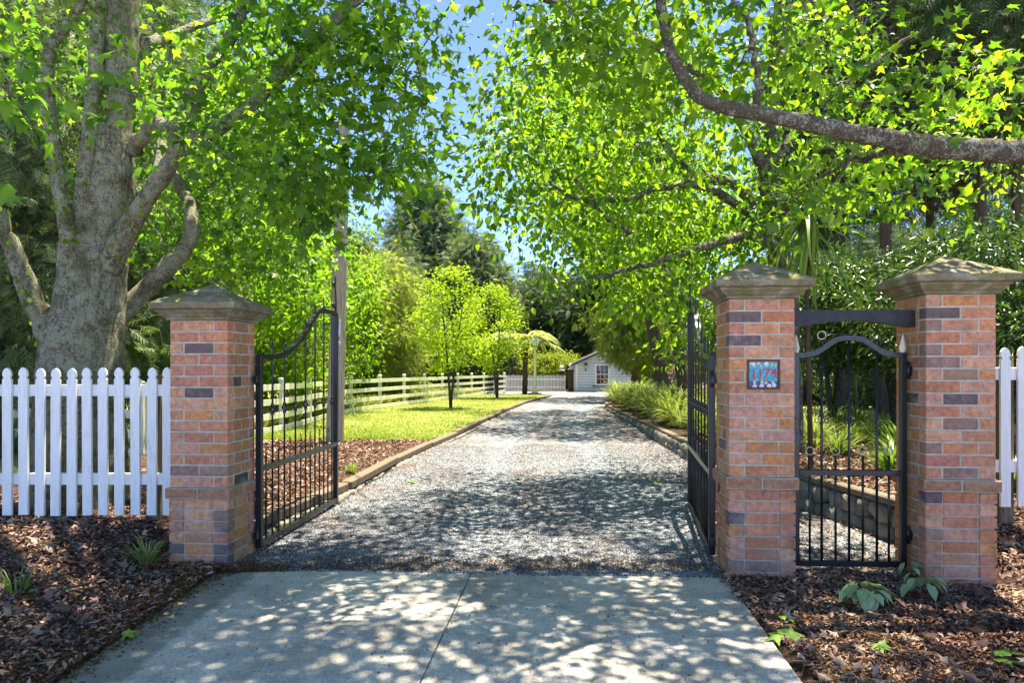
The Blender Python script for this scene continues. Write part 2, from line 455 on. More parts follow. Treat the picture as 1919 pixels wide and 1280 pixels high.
yy = g.math('SUBTRACT', sx.outputs[1], 6.0)
xc_ = g.math('ADD', .45, g.math('MULTIPLY', g.math('MULTIPLY', yy, yy), .0033))
tk = g.math('ABSOLUTE', g.math('SUBTRACT', g.math('ABSOLUTE', g.math('SUBTRACT', sx.outputs[0], xc_)), .78))
tk = g.math('ADD', g.math('MULTIPLY', g.math('SUBTRACT', .40, tk), 3.2), g.math('MULTIPLY', g.math('SUBTRACT', n2, .5), 1.6))
ck = g.n('Clamp'); g.l(tk, ck.inputs[0]); trk = ck.outputs[0]
col = g.mix(g.math('MULTIPLY', trk, .6), col, g.mix(1.0, col, (1.12, 1.13, 1.15), 'MULTIPLY'))
col = g.mix(g.ramp(g.math('ADD', g.math('ADD', g.math('MULTIPLY', n1, .5), g.math('MULTIPLY', n2, .5)), g.math('MULTIPLY', trk, -.10)), [(.46, (0, 0, 0)), (.62, (.8, .8, .8))]), col,
            g.ramp(bw.outputs[0], [(.2, (.05, .028, .018)), (.8, (.21, .13, .085))]))
h = g.math('SUBTRACT', 1.0, vo.outputs['Distance'])
g.l(g.bsdf(col, .9, g.bump(g.math('ADD', h, g.math('MULTIPLY', vb.outputs['Distance'], -.8)), 1.0, .014), 0, .2), out.inputs[0])
M['gravel'] = m
m, nt, out = new_mat('gravel_stone'); g = NT(nt)
rnd = g.n('NewGeometry').outputs['Random Per Island']
g.l(g.bsdf(g.ramp(rnd, [(0, (.07, .076, .085)), (.55, (.185, .20, .22)), (1, (.42, .445, .475))]), .85, None, 0, .25), out.inputs[0])
M['stone_bits'] = m
M['bounce_gravel'] = plain('pale_bounce_chip', (.60, .57, .52), .9, 0, .15, 9, .5)  # pale chip for the unseen bounce surface behind the camera
# soil and mulch, turning to rough grass further off
m, nt, out = new_mat('leaf_mould_ground'); g = NT(nt); c = g.coord()
vo = g.n('TexVoronoi'); vo.inputs['Scale'].default_value = 38; g.l(c, vo.inputs['Vector'])
bw = g.n('RGBToBW'); g.l(vo.outputs['Color'], bw.inputs[0])
n1 = g.noise(c, 1.3, 8, .7, .5); n2 = g.noise(c, 30, 5, .75)
col = g.ramp(bw.outputs[0], [(.15, (.035, .022, .018)), (.55, (.10, .06, .046)), (.95, (.22, .14, .105))])
col = g.mix(g.ramp(n1, [(.5, (0, 0, 0)), (.7, (.8, .8, .8))]), col, g.ramp(n2, [(.3, (.045, .022, .010)), (.7, (.20, .11, .045))]))
g.l(g.bsdf(col, .95, g.bump(g.math('ADD', vo.outputs['Distance'], n2), 1.0, .03), 0, .15), out.inputs[0])
M['soil'] = m
m, nt, out = new_mat('mown_turf'); g = NT(nt); c = g.coord()
n1 = g.noise(c, .6, 6, .65, .4); n2 = g.noise(c, 26, 5, .8)
col = g.ramp(n1, [(.3, (.14, .18, .04)), (.5, (.26, .28, .07)), (.68, (.40, .37, .15))])
col = g.mix(.6, col, g.ramp(n2, [(.3, (.5, .5, .4)), (.7, (1.3, 1.3, 1.2))]), 'MULTIPLY')
g.l(g.bsdf(col, .9, g.bump(n2, .8, .03), 0, .15), out.inputs[0])
M['turf'] = m
m, nt, out = new_mat('mossy_field_stone'); g = NT(nt); c = g.coord()
rnd = g.n('NewGeometry').outputs['Random Per Island']
n1 = g.noise(c, 6, 8, .75); n2 = g.noise(c, 45, 5, .75)
col = g.mix(.6, g.ramp(rnd, [(0, (.16, .15, .13)), (1, (.38, .36, .32))]), g.ramp(n1, [(.3, (.06, .055, .05)), (.7, (.32, .31, .28))]))
col = g.mix(g.ramp(g.noise(c, 3, 6, .75), [(.5, (0, 0, 0)), (.66, (.7, .7, .7))]), col, (.09, .10, .035))
g.l(g.bsdf(col, .92, g.bump(g.math('ADD', n1, n2), .8, .02), 0, .2), out.inputs[0])
M['fieldstone'] = m

# ------------------------------------------------------------------ ground
EL = np.array([(5.0, -2.2), (5.5, -2.2), (6.3, -2.32), (8.1, -2.0), (10.3, -1.86), (13.8, -1.45), (17.1, -1.03), (20, -.75), (27, 0), (34, 1.02), (38, 1.85), (40.5, 2.3), (41.5, -.8), (44, -1.8), (56, -2.5)])
ER = np.array([(5.0, 3.36), (6.1, 3.38), (7.8, 3.13), (11.8, 2.93), (20, 3.3), (26, 3.57), (32, 4.1), (38, 5.6), (42, 8.5), (56, 10)])
def edl(y): return np.interp(y, EL[:, 0], EL[:, 1])
def edr(y): return np.interp(y, ER[:, 0], ER[:, 1])
def sst(a, b, x):
    t = np.clip((x - a) / (b - a), 0, 1); return t * t * (3 - 2 * t)
def gz(x, y):
    """height of the soil"""
    x, y = np.asarray(x, float), np.asarray(y, float)
    left = .02 + .27 * sst(4.7, 5.75, y) - .15 * sst(6.4, 8.0, y) - .07 * sst(13, 18, y)
    near = sst(-3.35, -2.75, x)
    left = left - near * .27 * (sst(4.7, 5.75, y) - sst(5.5, 5.95, y))
    left = .03 + (left - .03) * sst(0, .35, edl(np.maximum(y, 5)) - x + .02)
    fr = .01 + .10 * sst(3.2, 4.6, x) * sst(3, 5, y)
    bed = .40 - .10 * sst(9, 14, y) - .14 * sst(14, 30, y) - .12 * sst(30, 40, y)
    rt = np.where(x > edr(np.maximum(y, 5)) + .11, bed * sst(4.5, 5.75, y) + fr * (1 - sst(4.5, 5.75, y)), fr)
    mid = (x > -2.2)
    z = np.where(x < edl(np.maximum(y, 5)), left, np.where(x > 1.4, rt, -.05))
    inside = (x > edl(np.maximum(y, 5))) & (x < edr(np.maximum(y, 5))) & (y > 5.3)
    z = np.where(inside, -.05, z)
    z = np.where((y < 5.6) & (x > -2.2) & (x < 1.5), -.05, z)
    z = z + .8 * sst(60, 140, y) * 6 + 5 * sst(40, 120, np.abs(x))
    return z
xs = np.concatenate([np.array([-400, -250, -150, -100, -70, -50, -38, -28, -22, -17, -13, -11]), np.arange(-9.5, 12.01, .125), np.array([13, 15, 18, 22, 28, 38, 50, 70, 100, 150, 250, 400])])
ys = np.concatenate([np.array([-60, -30, -15, -8, -4, -2]), np.arange(-1, 14, .125), np.arange(14, 56, .5), np.array([58, 62, 68, 76, 86, 100, 120, 150, 200, 300, 450])])
X, Y = np.meshgrid(xs, ys)
Z = gz(X, Y)
fine = (np.abs(X) < 9) & (Y < 13) & (Z > -.02)
Z = Z + np.where(fine, (rng.random(Z.shape) - .5) * .03, 0)
V = np.stack([X, Y, Z], -1).reshape(-1, 3)
nx, ny = len(xs), len(ys)
q = np.arange(nx * ny).reshape(ny, nx)
quads = np.stack([q[:-1, :-1], q[:-1, 1:], q[1:, 1:], q[1:, :-1]], -1).reshape(-1, 4)
tag(np_mesh('ground', V, quads, M['soil'], smooth=True), kind='structure', label='dark leaf mould ground around the gateway', cat='ground')

def ribbon(name, mat, yv, lf, rf, zf, nseg=10):
    rows = []
    for y in yv:
        a, b = float(lf(y)), float(rf(y))
        rows.append([(a + (b - a) * k / nseg, y, 0) for k in range(nseg + 1)])
    V = np.array(rows).reshape(-1, 3)
    V[:, 2] = zf(V[:, 0], V[:, 1])
    n = nseg + 1
    q = np.arange(len(V)).reshape(-1, n)
    quads = np.stack([q[:-1, :-1], q[:-1, 1:], q[1:, 1:], q[1:, :-1]], -1).reshape(-1, 4)
    return np_mesh(name, V, quads, mat, smooth=True)
def drive_z(x, y):
    h = .012 * np.sin(x * 2.3 + y * .4) + .010 * np.sin(x * 4.1 - y * .9) + .010 * np.sin(y * 1.1)
    xc = .45 + .0033 * (y - 6) ** 2
    rut = .02 * np.exp(-((np.abs(x - xc) - .78) / .26) ** 2)
    return .006 + .016 * sst(5.6, 7, y) + h * sst(6, 8, y) - rut * sst(5.6, 7, y)
yv = np.concatenate([np.arange(5.02, 20, .2), np.arange(20, 50.1, .5)])
tag(ribbon('driveway', M['gravel'], yv, lambda y: edl(y) - .06, lambda y: edr(y) + .06, drive_z, 24), kind='structure', label='curving grey gravel driveway through the open gates', cat='driveway')

# concrete apron with a sawn joint
def front_y(x): return 5.25 - .063 * x
mb = MB()
out_l = [(-2.2, -3), (-2.2, 5.02), (-2.1, 5.10), (-2.06, 5.22), (-1.95, front_y(-1.95))]
jx = lambda y: -.30 - .077 * (5.29 - y)
slab1 = out_l + [(jx(5.27) - .004, front_y(-.3)), (jx(-3) - .004, -3)]
slab2 = [(jx(-3) + .004, -3), (jx(5.27) + .004, front_y(-.3)), (1.55, front_y(1.55)), (1.40, 3.4), (1.30, -3)]
for pl in (slab1, slab2):
    n = len(pl)
    top = [(x, y, .016) for x, y in pl]; bot = [(x, y, -.12) for x, y in pl]
    mb.add(top + bot, [tuple(range(n))[::-1], tuple(range(n, 2 * n))] + [(i, (i + 1) % n, (i + 1) % n + n, i + n) for i in range(n)])
mb.box((jx(1.15), 1.15, -.01), (.02, 8.2, .03), -.077 * -1, 0)
ap = mb.build('pavement', M['concrete'])
tag(ap, kind='structure', label='pale concrete apron in front of the gates with one joint', cat='pavement')

vg = ribbon('bounce_verge', M['bounce_gravel'], np.arange(-16, -.4, 1.0), lambda y: -40, lambda y: 40, lambda x, y: np.where((np.abs(x + .4) < 2.2) & (y > -3.2), -.06, .022), 80)  # unseen pale ground, added to bounce sunlight onto the gateway
tag(vg, kind='structure', label='unseen pale gravel added behind the camera to bounce light', cat='bounce_verge')
rd = ribbon('bounce_road', M['concrete'], np.arange(-26, -15.9, 1.0), lambda y: -60, lambda y: 60, lambda x, y: x * 0 + .05, 10)  # unseen pale strip further back, added for the same bounce light
tag(rd, kind='structure', label='unseen pale concrete added far behind the camera to bounce light', cat='bounce_road')
# lawn beyond the kerb
def lawn_l(y): return np.interp(y, [14, 16.5, 23.6, 46], [-5.45, -5.4, -5.6, -.6]) - .3
def lz(x, y): return gz(x, y) + .012
yv = np.concatenate([np.arange(13.8, 41, .5)])
def lawn_rt(y): return edl(y) - .14
def lz2(x, y): return np.maximum(gz(x, y), .04) + .014
tag(ribbon('lawn', M['turf'], yv, lawn_l, lawn_rt, lz2, 16), kind='structure', label='sunlit lawn between the rail fence and the drive', cat='lawn')
pad = ribbon('paddock', M['turf'], np.arange(9, 60, 1.0), lambda y: -40, lambda y: np.interp(y, [9, 11.6, 16.5, 23.6, 46, 60], [-6.3, -6.1, -5.6, -5.9, -.9, -.9]) - .05 if y < 46 else -3, lambda x, y: gz(x, y) + .01, 24)
tag(pad, kind='structure', label='rough grass paddock behind the rail fence', cat='paddock')
side = ribbon('side_lawn', M['turf'], np.arange(13, 40, 1.0), lambda y: float(edr(y)) + 2.0, lambda y: 30, lambda x, y: gz(x, y) + .012, 20)
tag(side, kind='structure', label='shaded lawn behind the pedestrian gate', cat='lawn')

# grass blades on the lawn
def blades_on(name, n, xf, mat, h, label, tmpl=BLADE, lean=.5):
    pos = xf(n)
    ax = np.stack([rng.normal(0, lean, len(pos)), rng.normal(0, lean, len(pos)), np.ones(len(pos))], 1)
    nr = np.stack([rng.normal(0, 1, len(pos)), rng.normal(0, 1, len(pos)), np.zeros(len(pos))], 1)
    o = scatter(name, mat, pos, ax, nr, rng.uniform(h * .6, h * 1.3, len(pos)), tmpl)
    return tag(o, label, 'grass', kind='stuff')
WIDE = (BLADE[0] * np.array([2.2, 1, 1]), BLADE[1])
def lawn_pts(n):
    y = 13.9 + 26.5 * rng.random(n) ** 1.6
    a, b = lawn_l(y), edl(y) - .2
    x = a + (b - a) * rng.random(n)
    return np.stack([x, y, lz2(x, y) - .005], 1)
blades_on('lawn_grass', 42000, lawn_pts, M['lawn_blade'], .065, 'short sunlit lawn grass beside the drive', WIDE)
def pad_pts(n):
    y = 11.8 + 30 * rng.random(n) ** 1.4
    x = np.interp(y, [11.6, 16.5, 23.6, 46], [-6.2, -5.7, -6.0, -1.0]) - .1 - 5 * rng.random(n) ** 1.5
    return np.stack([x, y, gz(x, y)], 1)
blades_on('paddock_grass', 26000, pad_pts, M['grass_pale'], .42, 'long pale paddock grass behind the rail fence', WIDE, .4)

# loose stones on the drive, chips and dead leaves on the beds
OCT = (np.array([(1, 0, 0), (-1, 0, 0), (0, 1, 0), (0, -1, 0), (0, 0, .7), (0, 0, -.7)], float), np.array([(0, 2, 4), (2, 1, 4), (1, 3, 4), (3, 0, 4), (2, 0, 5), (1, 2, 5), (3, 1, 5), (0, 3, 5)]))
n = 70000
y = 5.2 + 9 * rng.random(n) ** 1.7
x = edl(y) + (np.minimum(edr(y), 3.1) - edl(y)) * rng.random(n)
keep = y > front_y(x) - .01 - .05 * rng.random(n) ** 3
x, y = x[keep], y[keep]; n = len(x)
pos = np.stack([x, y, drive_z(x, y) + .003], 1)
pos[y < front_y(x) + .02, 2] = .018
tag(scatter('gravel', M['stone_bits'], pos, rng.normal(0, 1, (n, 3)), rng.normal(0, 1, (n, 3)), rng.uniform(.0035, .0095, n), OCT), 'loose grey stone chips spread over the drive', 'gravel', kind='stuff')

def litter_pts(n, kind):
    if kind == 'left':
        x = -2.15 - 2.6 * rng.random(n) ** .8; y = 3.2 + 4.4 * rng.random(n)
    elif kind == 'right':
        x = 1.5 + 2.9 * rng.random(n); y = 3.2 + 2.35 * rng.random(n)
    elif kind == 'rightbed':
        y = 5.6 + 6 * rng.random(n); x = edr(y) + .1 + 2.5 * rng.random(n)
    elif kind == 'leftbed':
        y = 6.3 + 7.7 * rng.random(n); x = edl(y) - .15 - 3.2 * rng.random(n)
    return np.stack([x, y, gz(x, y) + .012 + .012 * rng.random(n)], 1)
def litter(name, pos, mat, s0, s1, label, flat=.45, tmpl=None):
    n = len(pos)
    ax = np.stack([rng.normal(0, 1, n), rng.normal(0, 1, n), rng.normal(0, flat * .7, n)], 1)
    nr = np.stack([rng.normal(0, flat, n), rng.normal(0, flat, n), np.ones(n)], 1)
    tm = tmpl or CURL
    return tag(scatter(name, mat, pos, ax, nr, rng.uniform(s0, s1, n), tm), label, 'leaf litter', kind='stuff')
CURL = (np.array([(0, 0, .05), (.26, .42, .26), (0, 1, .16), (-.20, .55, .22), (.02, .5, -.03)], float), np.array([(0, 1, 4), (1, 2, 4), (2, 3, 4), (3, 0, 4)]))
litter('leaf_litter', np.concatenate([litter_pts(24000, 'left')]), M['litter'], .012, .055, 'dark dead leaves under the left picket fence')
litter('leaf_litter', np.concatenate([litter_pts(24000, 'right')]), M['litter'], .012, .05, 'dark dead leaves in front of the pedestrian gate')
litter('leaf_litter', np.concatenate([litter_pts(6000, 'rightbed'), litter_pts(7000, 'leftbed')]), M['litter'], .03, .09, 'brown dead leaves on the beds behind the gates')
for kind, lab in (('left', 'thin brown twigs strewn over the left mulch'), ('right', 'thin brown twigs strewn over the right mulch')):
    pp = litter_pts(700, kind); pp[:, 2] += .012
    litter('twig_litter', pp, M['litter_tan'], .06, .24, lab, .25, (small_leaf(.018)[0] * np.array([1, 1, .3]), small_leaf(.018)[1]))
for kind, lab in (('left', 'curled dead star leaves on the left mulch'), ('right', 'curled dead star leaves on the right mulch')):
    pp = litter_pts(650, kind); pp[:, 2] += .01
    litter('leaf_litter', pp, M['dead_star'], .035, .10, lab, .6, STAR)
# tan bud scales gathered along slab edges and pillar feet
n = 18000
k = rng.random(n)
pa = np.stack([-2.28 + rng.normal(0, .09, n), 3.2 + 2.3 * rng.random(n)], 1)
pb = np.stack([1.55 + np.abs(rng.normal(0, .38, n)), 3.2 + 2.1 * rng.random(n)], 1)
pc = np.stack([-2.0 + rng.normal(0, .2, n), 5.3 + np.abs(rng.normal(0, .12, n))], 1)
pd = np.stack([rng.uniform(-1.6, 1.5, n), 5.32 + np.abs(rng.normal(0, .25, n)) + .05 * rng.random(n)], 1)
pp = np.where(k[:, None] < .3, pa, np.where(k[:, None] < .72, pb, np.where(k[:, None] < .82, pc, pd)))
zz = np.where(pp[:, 1] > front_y(pp[:, 0]), .016, gz(pp[:, 0], pp[:, 1]) + .015)
zz = np.where((pp[:, 0] > -2.2) & (pp[:, 0] < 1.5) & (pp[:, 1] < front_y(pp[:, 0])), .02, zz)
litter('bud_scales', np.column_stack([pp, zz]), M['litter_tan'], .008, .028, 'tan bud scales swept along the concrete edges')
# brown leaves along the drive margins
n = 8000
y = 5.4 + 20 * rng.random(n) ** 1.5
w = edr(y) - edl(y)
t = np.where(rng.random(n) < .55, 1 - np.abs(rng.normal(0, .10, n)), np.where(rng.random(n) < .5, np.abs(rng.normal(0, .07, n)), .36 + rng.normal(0, .10, n)))
x = edl(y) + w * np.clip(t, .01, .99)
litter('leaf_litter', np.stack([x, y, drive_z(x, y) + .012], 1), M['litter'], .010, .042, 'dead leaves blown along the margins of the drive')
n = 620
x = rng.uniform(-2.0, 1.4, n); y = rng.uniform(3.2, 5.2, n)
litter('concrete_debris', np.stack([x, y, np.full(n, .02)], 1), M['litter'], .005, .026, 'specks of leaf debris scattered over the concrete', .2)

# ------------------------------------------------------------------ brick pillars
HALF, PITCH = .232, .0862
A_GATE = -math.atan(.0875)
def brick_ring(mb, cols, z0, courses, half, dark, base=False, recess=0.0, top_par=0):
    """bricks round a square pillar, one course after another from the top down"""
    J = .010
    Wd = half * 2
    D = .10
    for r in range(courses):
        z = z0 - (r + .5) * PITCH
        for sd in range(4):
            ang = sd * math.pi / 2
            ca, sa = math.cos(ang), math.sin(ang)
            even = (r + top_par) % 2 == 0
            hd = (Wd - 2 * J) / 4
            if base: spans = [(0, hd, 0), (hd + J, Wd - hd - J, recess), (Wd - hd, Wd, 0)]
            elif even: spans = [(0, hd - .004, 0), (hd + J - .004, Wd - hd - J + .004, 0), (Wd - hd + .004, Wd, 0)]
            else: spans = [(0, Wd / 2 - J / 2, 0), (Wd / 2 + J / 2, Wd, 0)]
            for i, (a, b, rec) in enumerate(spans):
                # butt the corners: each side gives way to the next one
                aa = a + (.0 if i else (D + .001 if sd % 2 else 0))
                bb = b - (D + .001 if (sd % 2 and i == len(spans) - 1) else 0)
                if bb - aa < .012: continue
                cx, cy = (aa + bb) / 2 - half, -half + D / 2 + rec + random.uniform(-.0012, .0012)
                n0 = len(mb.v)
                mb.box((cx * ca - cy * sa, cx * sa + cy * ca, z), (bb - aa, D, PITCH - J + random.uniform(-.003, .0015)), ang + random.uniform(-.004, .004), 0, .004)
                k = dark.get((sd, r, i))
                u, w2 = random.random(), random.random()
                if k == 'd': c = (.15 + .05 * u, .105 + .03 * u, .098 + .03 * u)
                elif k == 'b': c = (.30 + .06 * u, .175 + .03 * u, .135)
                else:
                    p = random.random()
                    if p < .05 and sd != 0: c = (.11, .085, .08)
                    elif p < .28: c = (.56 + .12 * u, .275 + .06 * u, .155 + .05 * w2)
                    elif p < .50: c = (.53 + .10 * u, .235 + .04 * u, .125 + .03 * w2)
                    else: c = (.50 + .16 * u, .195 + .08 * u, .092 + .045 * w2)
                if sd == 3 or sd == 1: c = (c[0] * .80, c[1] * .86, c[2] * .80)   # darker brick colour on the two sides
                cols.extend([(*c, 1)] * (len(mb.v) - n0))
def make_pillar(label, corner, right_corner, topz, nb, dark, dark_base):
    off = Vector((-HALF if right_corner else HALF, HALF, 0))
    off.rotate(Matrix.Rotation(A_GATE, 3, 'Z'))
    t = thing('brick_pillar', label, 'pillar', (corner[0] + off.x, corner[1] + off.y, 0), A_GATE, 'brick gate pillars')
    mb, cols = MB(), []
    brick_ring(mb, cols, topz, 15, HALF, dark)
    o = mb.build('brick_shaft', M['brick'], t, cols)
    mm = MB(); zb = topz - 15 * PITCH
    mm.box((0, 0, (topz + zb) / 2), (2 * HALF - .007, 2 * HALF - .007, topz - zb - .002)); mm.build('mortar', M['mortar'], o)
    mb, cols = MB(), []
    hl = HALF + .026
    brick_ring(mb, cols, zb, 1, hl, {(0, 0, 0): 'x'}, False, 0, 1)
    cols = [(.40, .20, .11, 1)] * len(cols)
    o = mb.build('brick_ledge', M['brick'], t, cols)
    mm = MB(); mm.box((0, 0, zb - PITCH / 2), (2 * hl - .008, 2 * hl - .008, PITCH - .004)); mm.build('mortar', M['mortar'], o)
    zl = zb - PITCH
    mb, cols = MB(), []
    brick_ring(mb, cols, zl, nb, HALF + .006, dark_base, True, .009)
    o = mb.build('brick_base', M['brick'], t, cols)
    mm = MB(); mm.box((0, 0, zl - nb * PITCH / 2), (2 * HALF - .016, 2 * HALF - .016, nb * PITCH - .004)); mm.build('mortar', M['mortar'], o)
    # cast cap: stepped moulding, slab edge, low pyramid
    prof = [(HALF + .004, 0), (HALF + .02, .004), (HALF + .024, .022), (HALF + .04, .030), (HALF + .062, .056), (HALF + .072, .060), (HALF + .074, .076), (HALF + .105, .084), (HALF + .110, .090), (HALF + .112, .128), (HALF + .106, .136)]
    N = 9
    vs, fs = [], []
    rings = prof + [((HALF + .106) * (1 - k / 8) + .006, .136 + .165 * k / 8) for k in range(1, 9)]
    for hr, z in rings:
        for sd in range(4):
            ca, sa = math.cos(sd * math.pi / 2), math.sin(sd * math.pi / 2)
            for k in range(N):
                x, y = -hr + 2 * hr * k / N, -hr
                jt = .003
                vs.append((x * ca - y * sa + random.uniform(-jt, jt), x * sa + y * ca + random.uniform(-jt, jt), topz + z + random.uniform(-jt, jt)))
    L = 4 * N
    for i in range(len(rings) - 1):
        for k in range(L):
            fs.append((i * L + k, i * L + (k + 1) % L, (i + 1) * L + (k + 1) % L, (i + 1) * L + k))
    fs.append(tuple(range(L))[::-1]); fs.append(tuple((len(rings) - 1) * L + k for k in range(L)))
    MB().add(vs, fs).build('cap', M['cap'], t)
    return t
make_pillar('brick gate pillar joined to the long picket fence, two dark bricks on its front', (-2.184, 5.45), True, 1.911, 7,
            {(0, 2, 1): 'd', (0, 6, 1): 'd', (0, 13, 1): 'b', (0, 13, 0): 'b'}, {(0, 4, 0): 'd', (0, 4, 2): 'd', (0, 5, 2): 'd', (0, 1, 2): 'b', (0, 2, 2): 'b'})
make_pillar('brick gate pillar carrying the number plaque beside the pedestrian gate', (1.576, 5.155), False, 2.043, 9,
            {(0, 1, 0): 'd', (0, 3, 0): 'd', (3, 12, 1): 'd'}, {(0, 2, 0): 'd', (0, 6, 1): 'b', (0, 6, 0): 'b'})
make_pillar('brick gate pillar between pedestrian gate and short picket fence', (2.895, 4.963), False, 2.056, 8,
            {(0, 1, 0): 'd', (0, 4, 0): 'b', (0, 5, 0): 'b', (0, 6, 1): 'b', (0, 8, 1): 'd', (0, 10, 1): 'b', (0, 12, 0): 'b', (0, 14, 1): 'b', (0, 2, 0): 'b'},
            {(0, 0, 0): 'd', (0, 3, 0): 'b'})

# ------------------------------------------------------------------ number plaque on the middle pillar
def text_mesh(body, size, ext, mat, parent, name, loc, rx=math.pi / 2, ry=0.0, bold=0.0):
    cu = bpy.data.curves.new(name, 'FONT'); cu.body = body; cu.size = size; cu.extrude = ext; cu.align_x = 'CENTER'; cu.align_y = 'CENTER'; cu.offset = bold
    o = bpy.data.objects.new(name, cu); COL.objects.link(o)
    dg = bpy.context.evaluated_depsgraph_get()
    me = bpy.data.meshes.new_from_object(o.evaluated_get(dg)); me.name = name
    bpy.data.objects.remove(o); 
    me.materials.clear(); me.materials.append(mat)
    r = bpy.data.objects.new(name, me); COL.objects.link(r)
    r.location = loc; r.rotation_euler = (rx, ry, 0); r.parent = parent
    return r
c0 = Vector(P(1431, 702, 5.135))
t = thing('number_plaque', 'small square painted tile reading 1174 in a brown wooden frame', 'house number', (c0.x, c0.y, c0.z), A_GATE)
W, Hh = .232, .216
mb = MB()
for zc in (-Hh / 2 + .008, Hh / 2 - .008): mb.box((0, 0, zc), (W, .026, .016), 0, 0, .003)
for xc in (-W / 2 + .008, W / 2 - .008): mb.box((xc, 0, 0), (.016, .024, Hh - .033), 0, 0, .003)
fr = mb.build('frame', M['plaque_wood'], t)
mb = MB(); mb.box((0, .004, .018), (W - .033, .014, Hh - .034 - .052)); mb.box((0, .0045, -.0715), (W - .033, .014, .052), 0, 1)
ti = mb.build('tile', [M['teal'], M['navy']], t)
for i, ch in enumerate('1174'):
    text_mesh(ch, .098, .0015, M['red'], ti, 'numeral', (-.068 + .046 * i + (.004 if i == 3 else 0), -.0045, -.006 + .005 * i), math.pi / 2, 0, .0015)
def flower(mb, x, z, r, mi, mc):
    for k in range(5):
        a = 2 * math.pi * k / 5 + x * 50
        cx, cz = x + math.cos(a) * r, z + math.sin(a) * r
        mb.prism([(cx + math.cos(b) * r * .62, cz + math.sin(b) * r * .62) for b in np.linspace(0, 2 * math.pi, 7)[:-1]], -.0052 - .0001 * k, -.0022, mi)
    mb.prism([(x + math.cos(b) * r * .5, z + math.sin(b) * r * .5) for b in np.linspace(0, 2 * math.pi, 7)[:-1]], -.0062, -.0022, mc)
for x, z, r in ((-.07, .074, .009), (-.035, .082, .007), (.02, .078, .011), (-.062, -.085, .010), (-.012, -.083, .011), (.04, -.082, .011), (.075, -.078, .010), (-.088, .08, .006)): mb = MB(); flower(mb, x, z, r, 0, 1); mb.build('painted_flower', [M['petal'], M['yellow']], ti)
for x, z, r in ((-.062, -.057, .008), (-.01, -.056, .008), (.017, -.060, .008), (.066, -.055, .008), (-.066, .058, .005), (-.02, .062, .006), (.06, .070, .006), (.085, .066, .006)): mb = MB(); flower(mb, x, z, r, 1, 0); mb.build('painted_flower', [M['petal'], M['yellow']], ti)

# ------------------------------------------------------------------ gates
def ring_pts(c, r, n=14, rx=1.0):
    return [(c[0] + math.cos(2 * math.pi * k / n) * r * rx, c[1], c[2] + math.sin(2 * math.pi * k / n) * r) for k in range(n)]
TOPC = [(0, 1.64), (.16, 1.635), (.32, 1.645), (.49, 1.67), (.65, 1.71), (.82, 1.765), (.97, 1.835), (1.11, 1.915), (1.23, 2.0), (1.34, 2.075), (1.43, 2.125), (1.52, 2.15), (1.7, 2.155), (2.03, 2.155)]
def spiral(c, r0, r1, a0, a1, n=18):
    return [(c[0] + (r0 + (r1 - r0) * k / n) * math.cos(a0 + (a1 - a0) * k / n), 0, c[1] + (r0 + (r1 - r0) * k / n) * math.sin(a0 + (a1 - a0) * k / n)) for k in range(n + 1)]
def drive_gate(label, hinge, end):
    d = Vector((end[0] - hinge[0], end[1] - hinge[1]))
    t = thing('driveway_gate', label, 'gate', (hinge[0], hinge[1], 0), math.atan2(d.y, d.x), 'open driveway gates')
    L = d.length
    s = L / 2.05
    B = M['black']
    MB().box((.0, 0, .85), (.05, .05, 1.60), 0, 0, .004).build('hinge_post', B, t)
    MB().box((L, 0, 1.10), (.05, .05, 2.12), 0, 0, .004).build('end_post', B, t)
    MB().box((L / 2, 0, .075), (L - .052, .045, .05), 0, 0, .003).build('bottom_rail', B, t)
    MB().box((L / 2, 0, .70), (L - .052, .045, .045), 0, 0, .003).build('middle_rail', B, t)
    mb = MB()
    for (x0, z0), (x1, z1) in zip(TOPC[:-1], TOPC[1:]):
        mb.beam((x0 * s, 0, z0), (x1 * s + .006, 0, z1), .046, .046)
    mb.build('top_rail', B, t)
    tz = lambda x: float(np.interp(x / s, [p[0] for p in TOPC], [p[1] for p in TOPC]))
    n = 7
    step = L / (2 * n + 1)
    for k in range(1, 2 * n + 1):
        x = k * step
        if k % 2 == 0:
            z1 = tz(x) + (.13 if k < 2 * n else .02)
            b = MB().tube([(x, 0, .10), (x, 0, z1 - .03), (x, 0, z1 + .02)], [.0085, .0085, .002], 8).build('bar', B, t)
            MB().lathe([(.009, -.05), (.017, -.046), (.017, -.03), (.011, -.02), (.026, -.014), (.026, .014), (.011, .02), (.017, .03), (.017, .046), (.009, .05)], (x, 0, 1.185), 8, 0, False).build('collar', B, b)
        else:
            b = MB().tube([(x, 0, .10), (x, 0, .83)], .0085, 8).build('bar', B, t)
            MB().tube(ring_pts((x, 0, .875), .036, 12, .45), .0035, 5, 0, False, True).build('ring', M['rust'], b)
    pts = spiral((L - .10, 2.235), .015, .055, R(200), R(-80), 16)
    mb = MB().tube([(p[0], 0, p[2]) for p in pts], .009, 6)
    pts2 = [(L - .005, 0, 2.17), (L + .012, 0, 2.28), (L - .005, 0, 2.38), (L - .02, 0, 2.46)]
    pts2 += [(p[0], 0, p[2]) for p in spiral((L - .062, 2.47), .042, .014, R(0), R(300), 14)]
    mb.tube(pts2, .010, 6)
    mb.box((L - .012, 0, 2.52), (.012, .012, .10))
    mb.build('scroll_finial', B, t)
    for z in (.16, 1.45):
        mb = MB().box((-.055, 0, z), (.06, .03, .06), 0, 0, .004)
        mb.tube([(-.04, 0, z - .06), (-.04, 0, z + .07)], .014, 8)
        mb.build('hinge', B, t)
    return t
drive_gate('tall black iron gate swung open beside the left brick pillar', (-2.10, 5.90), (-1.97, 7.93))
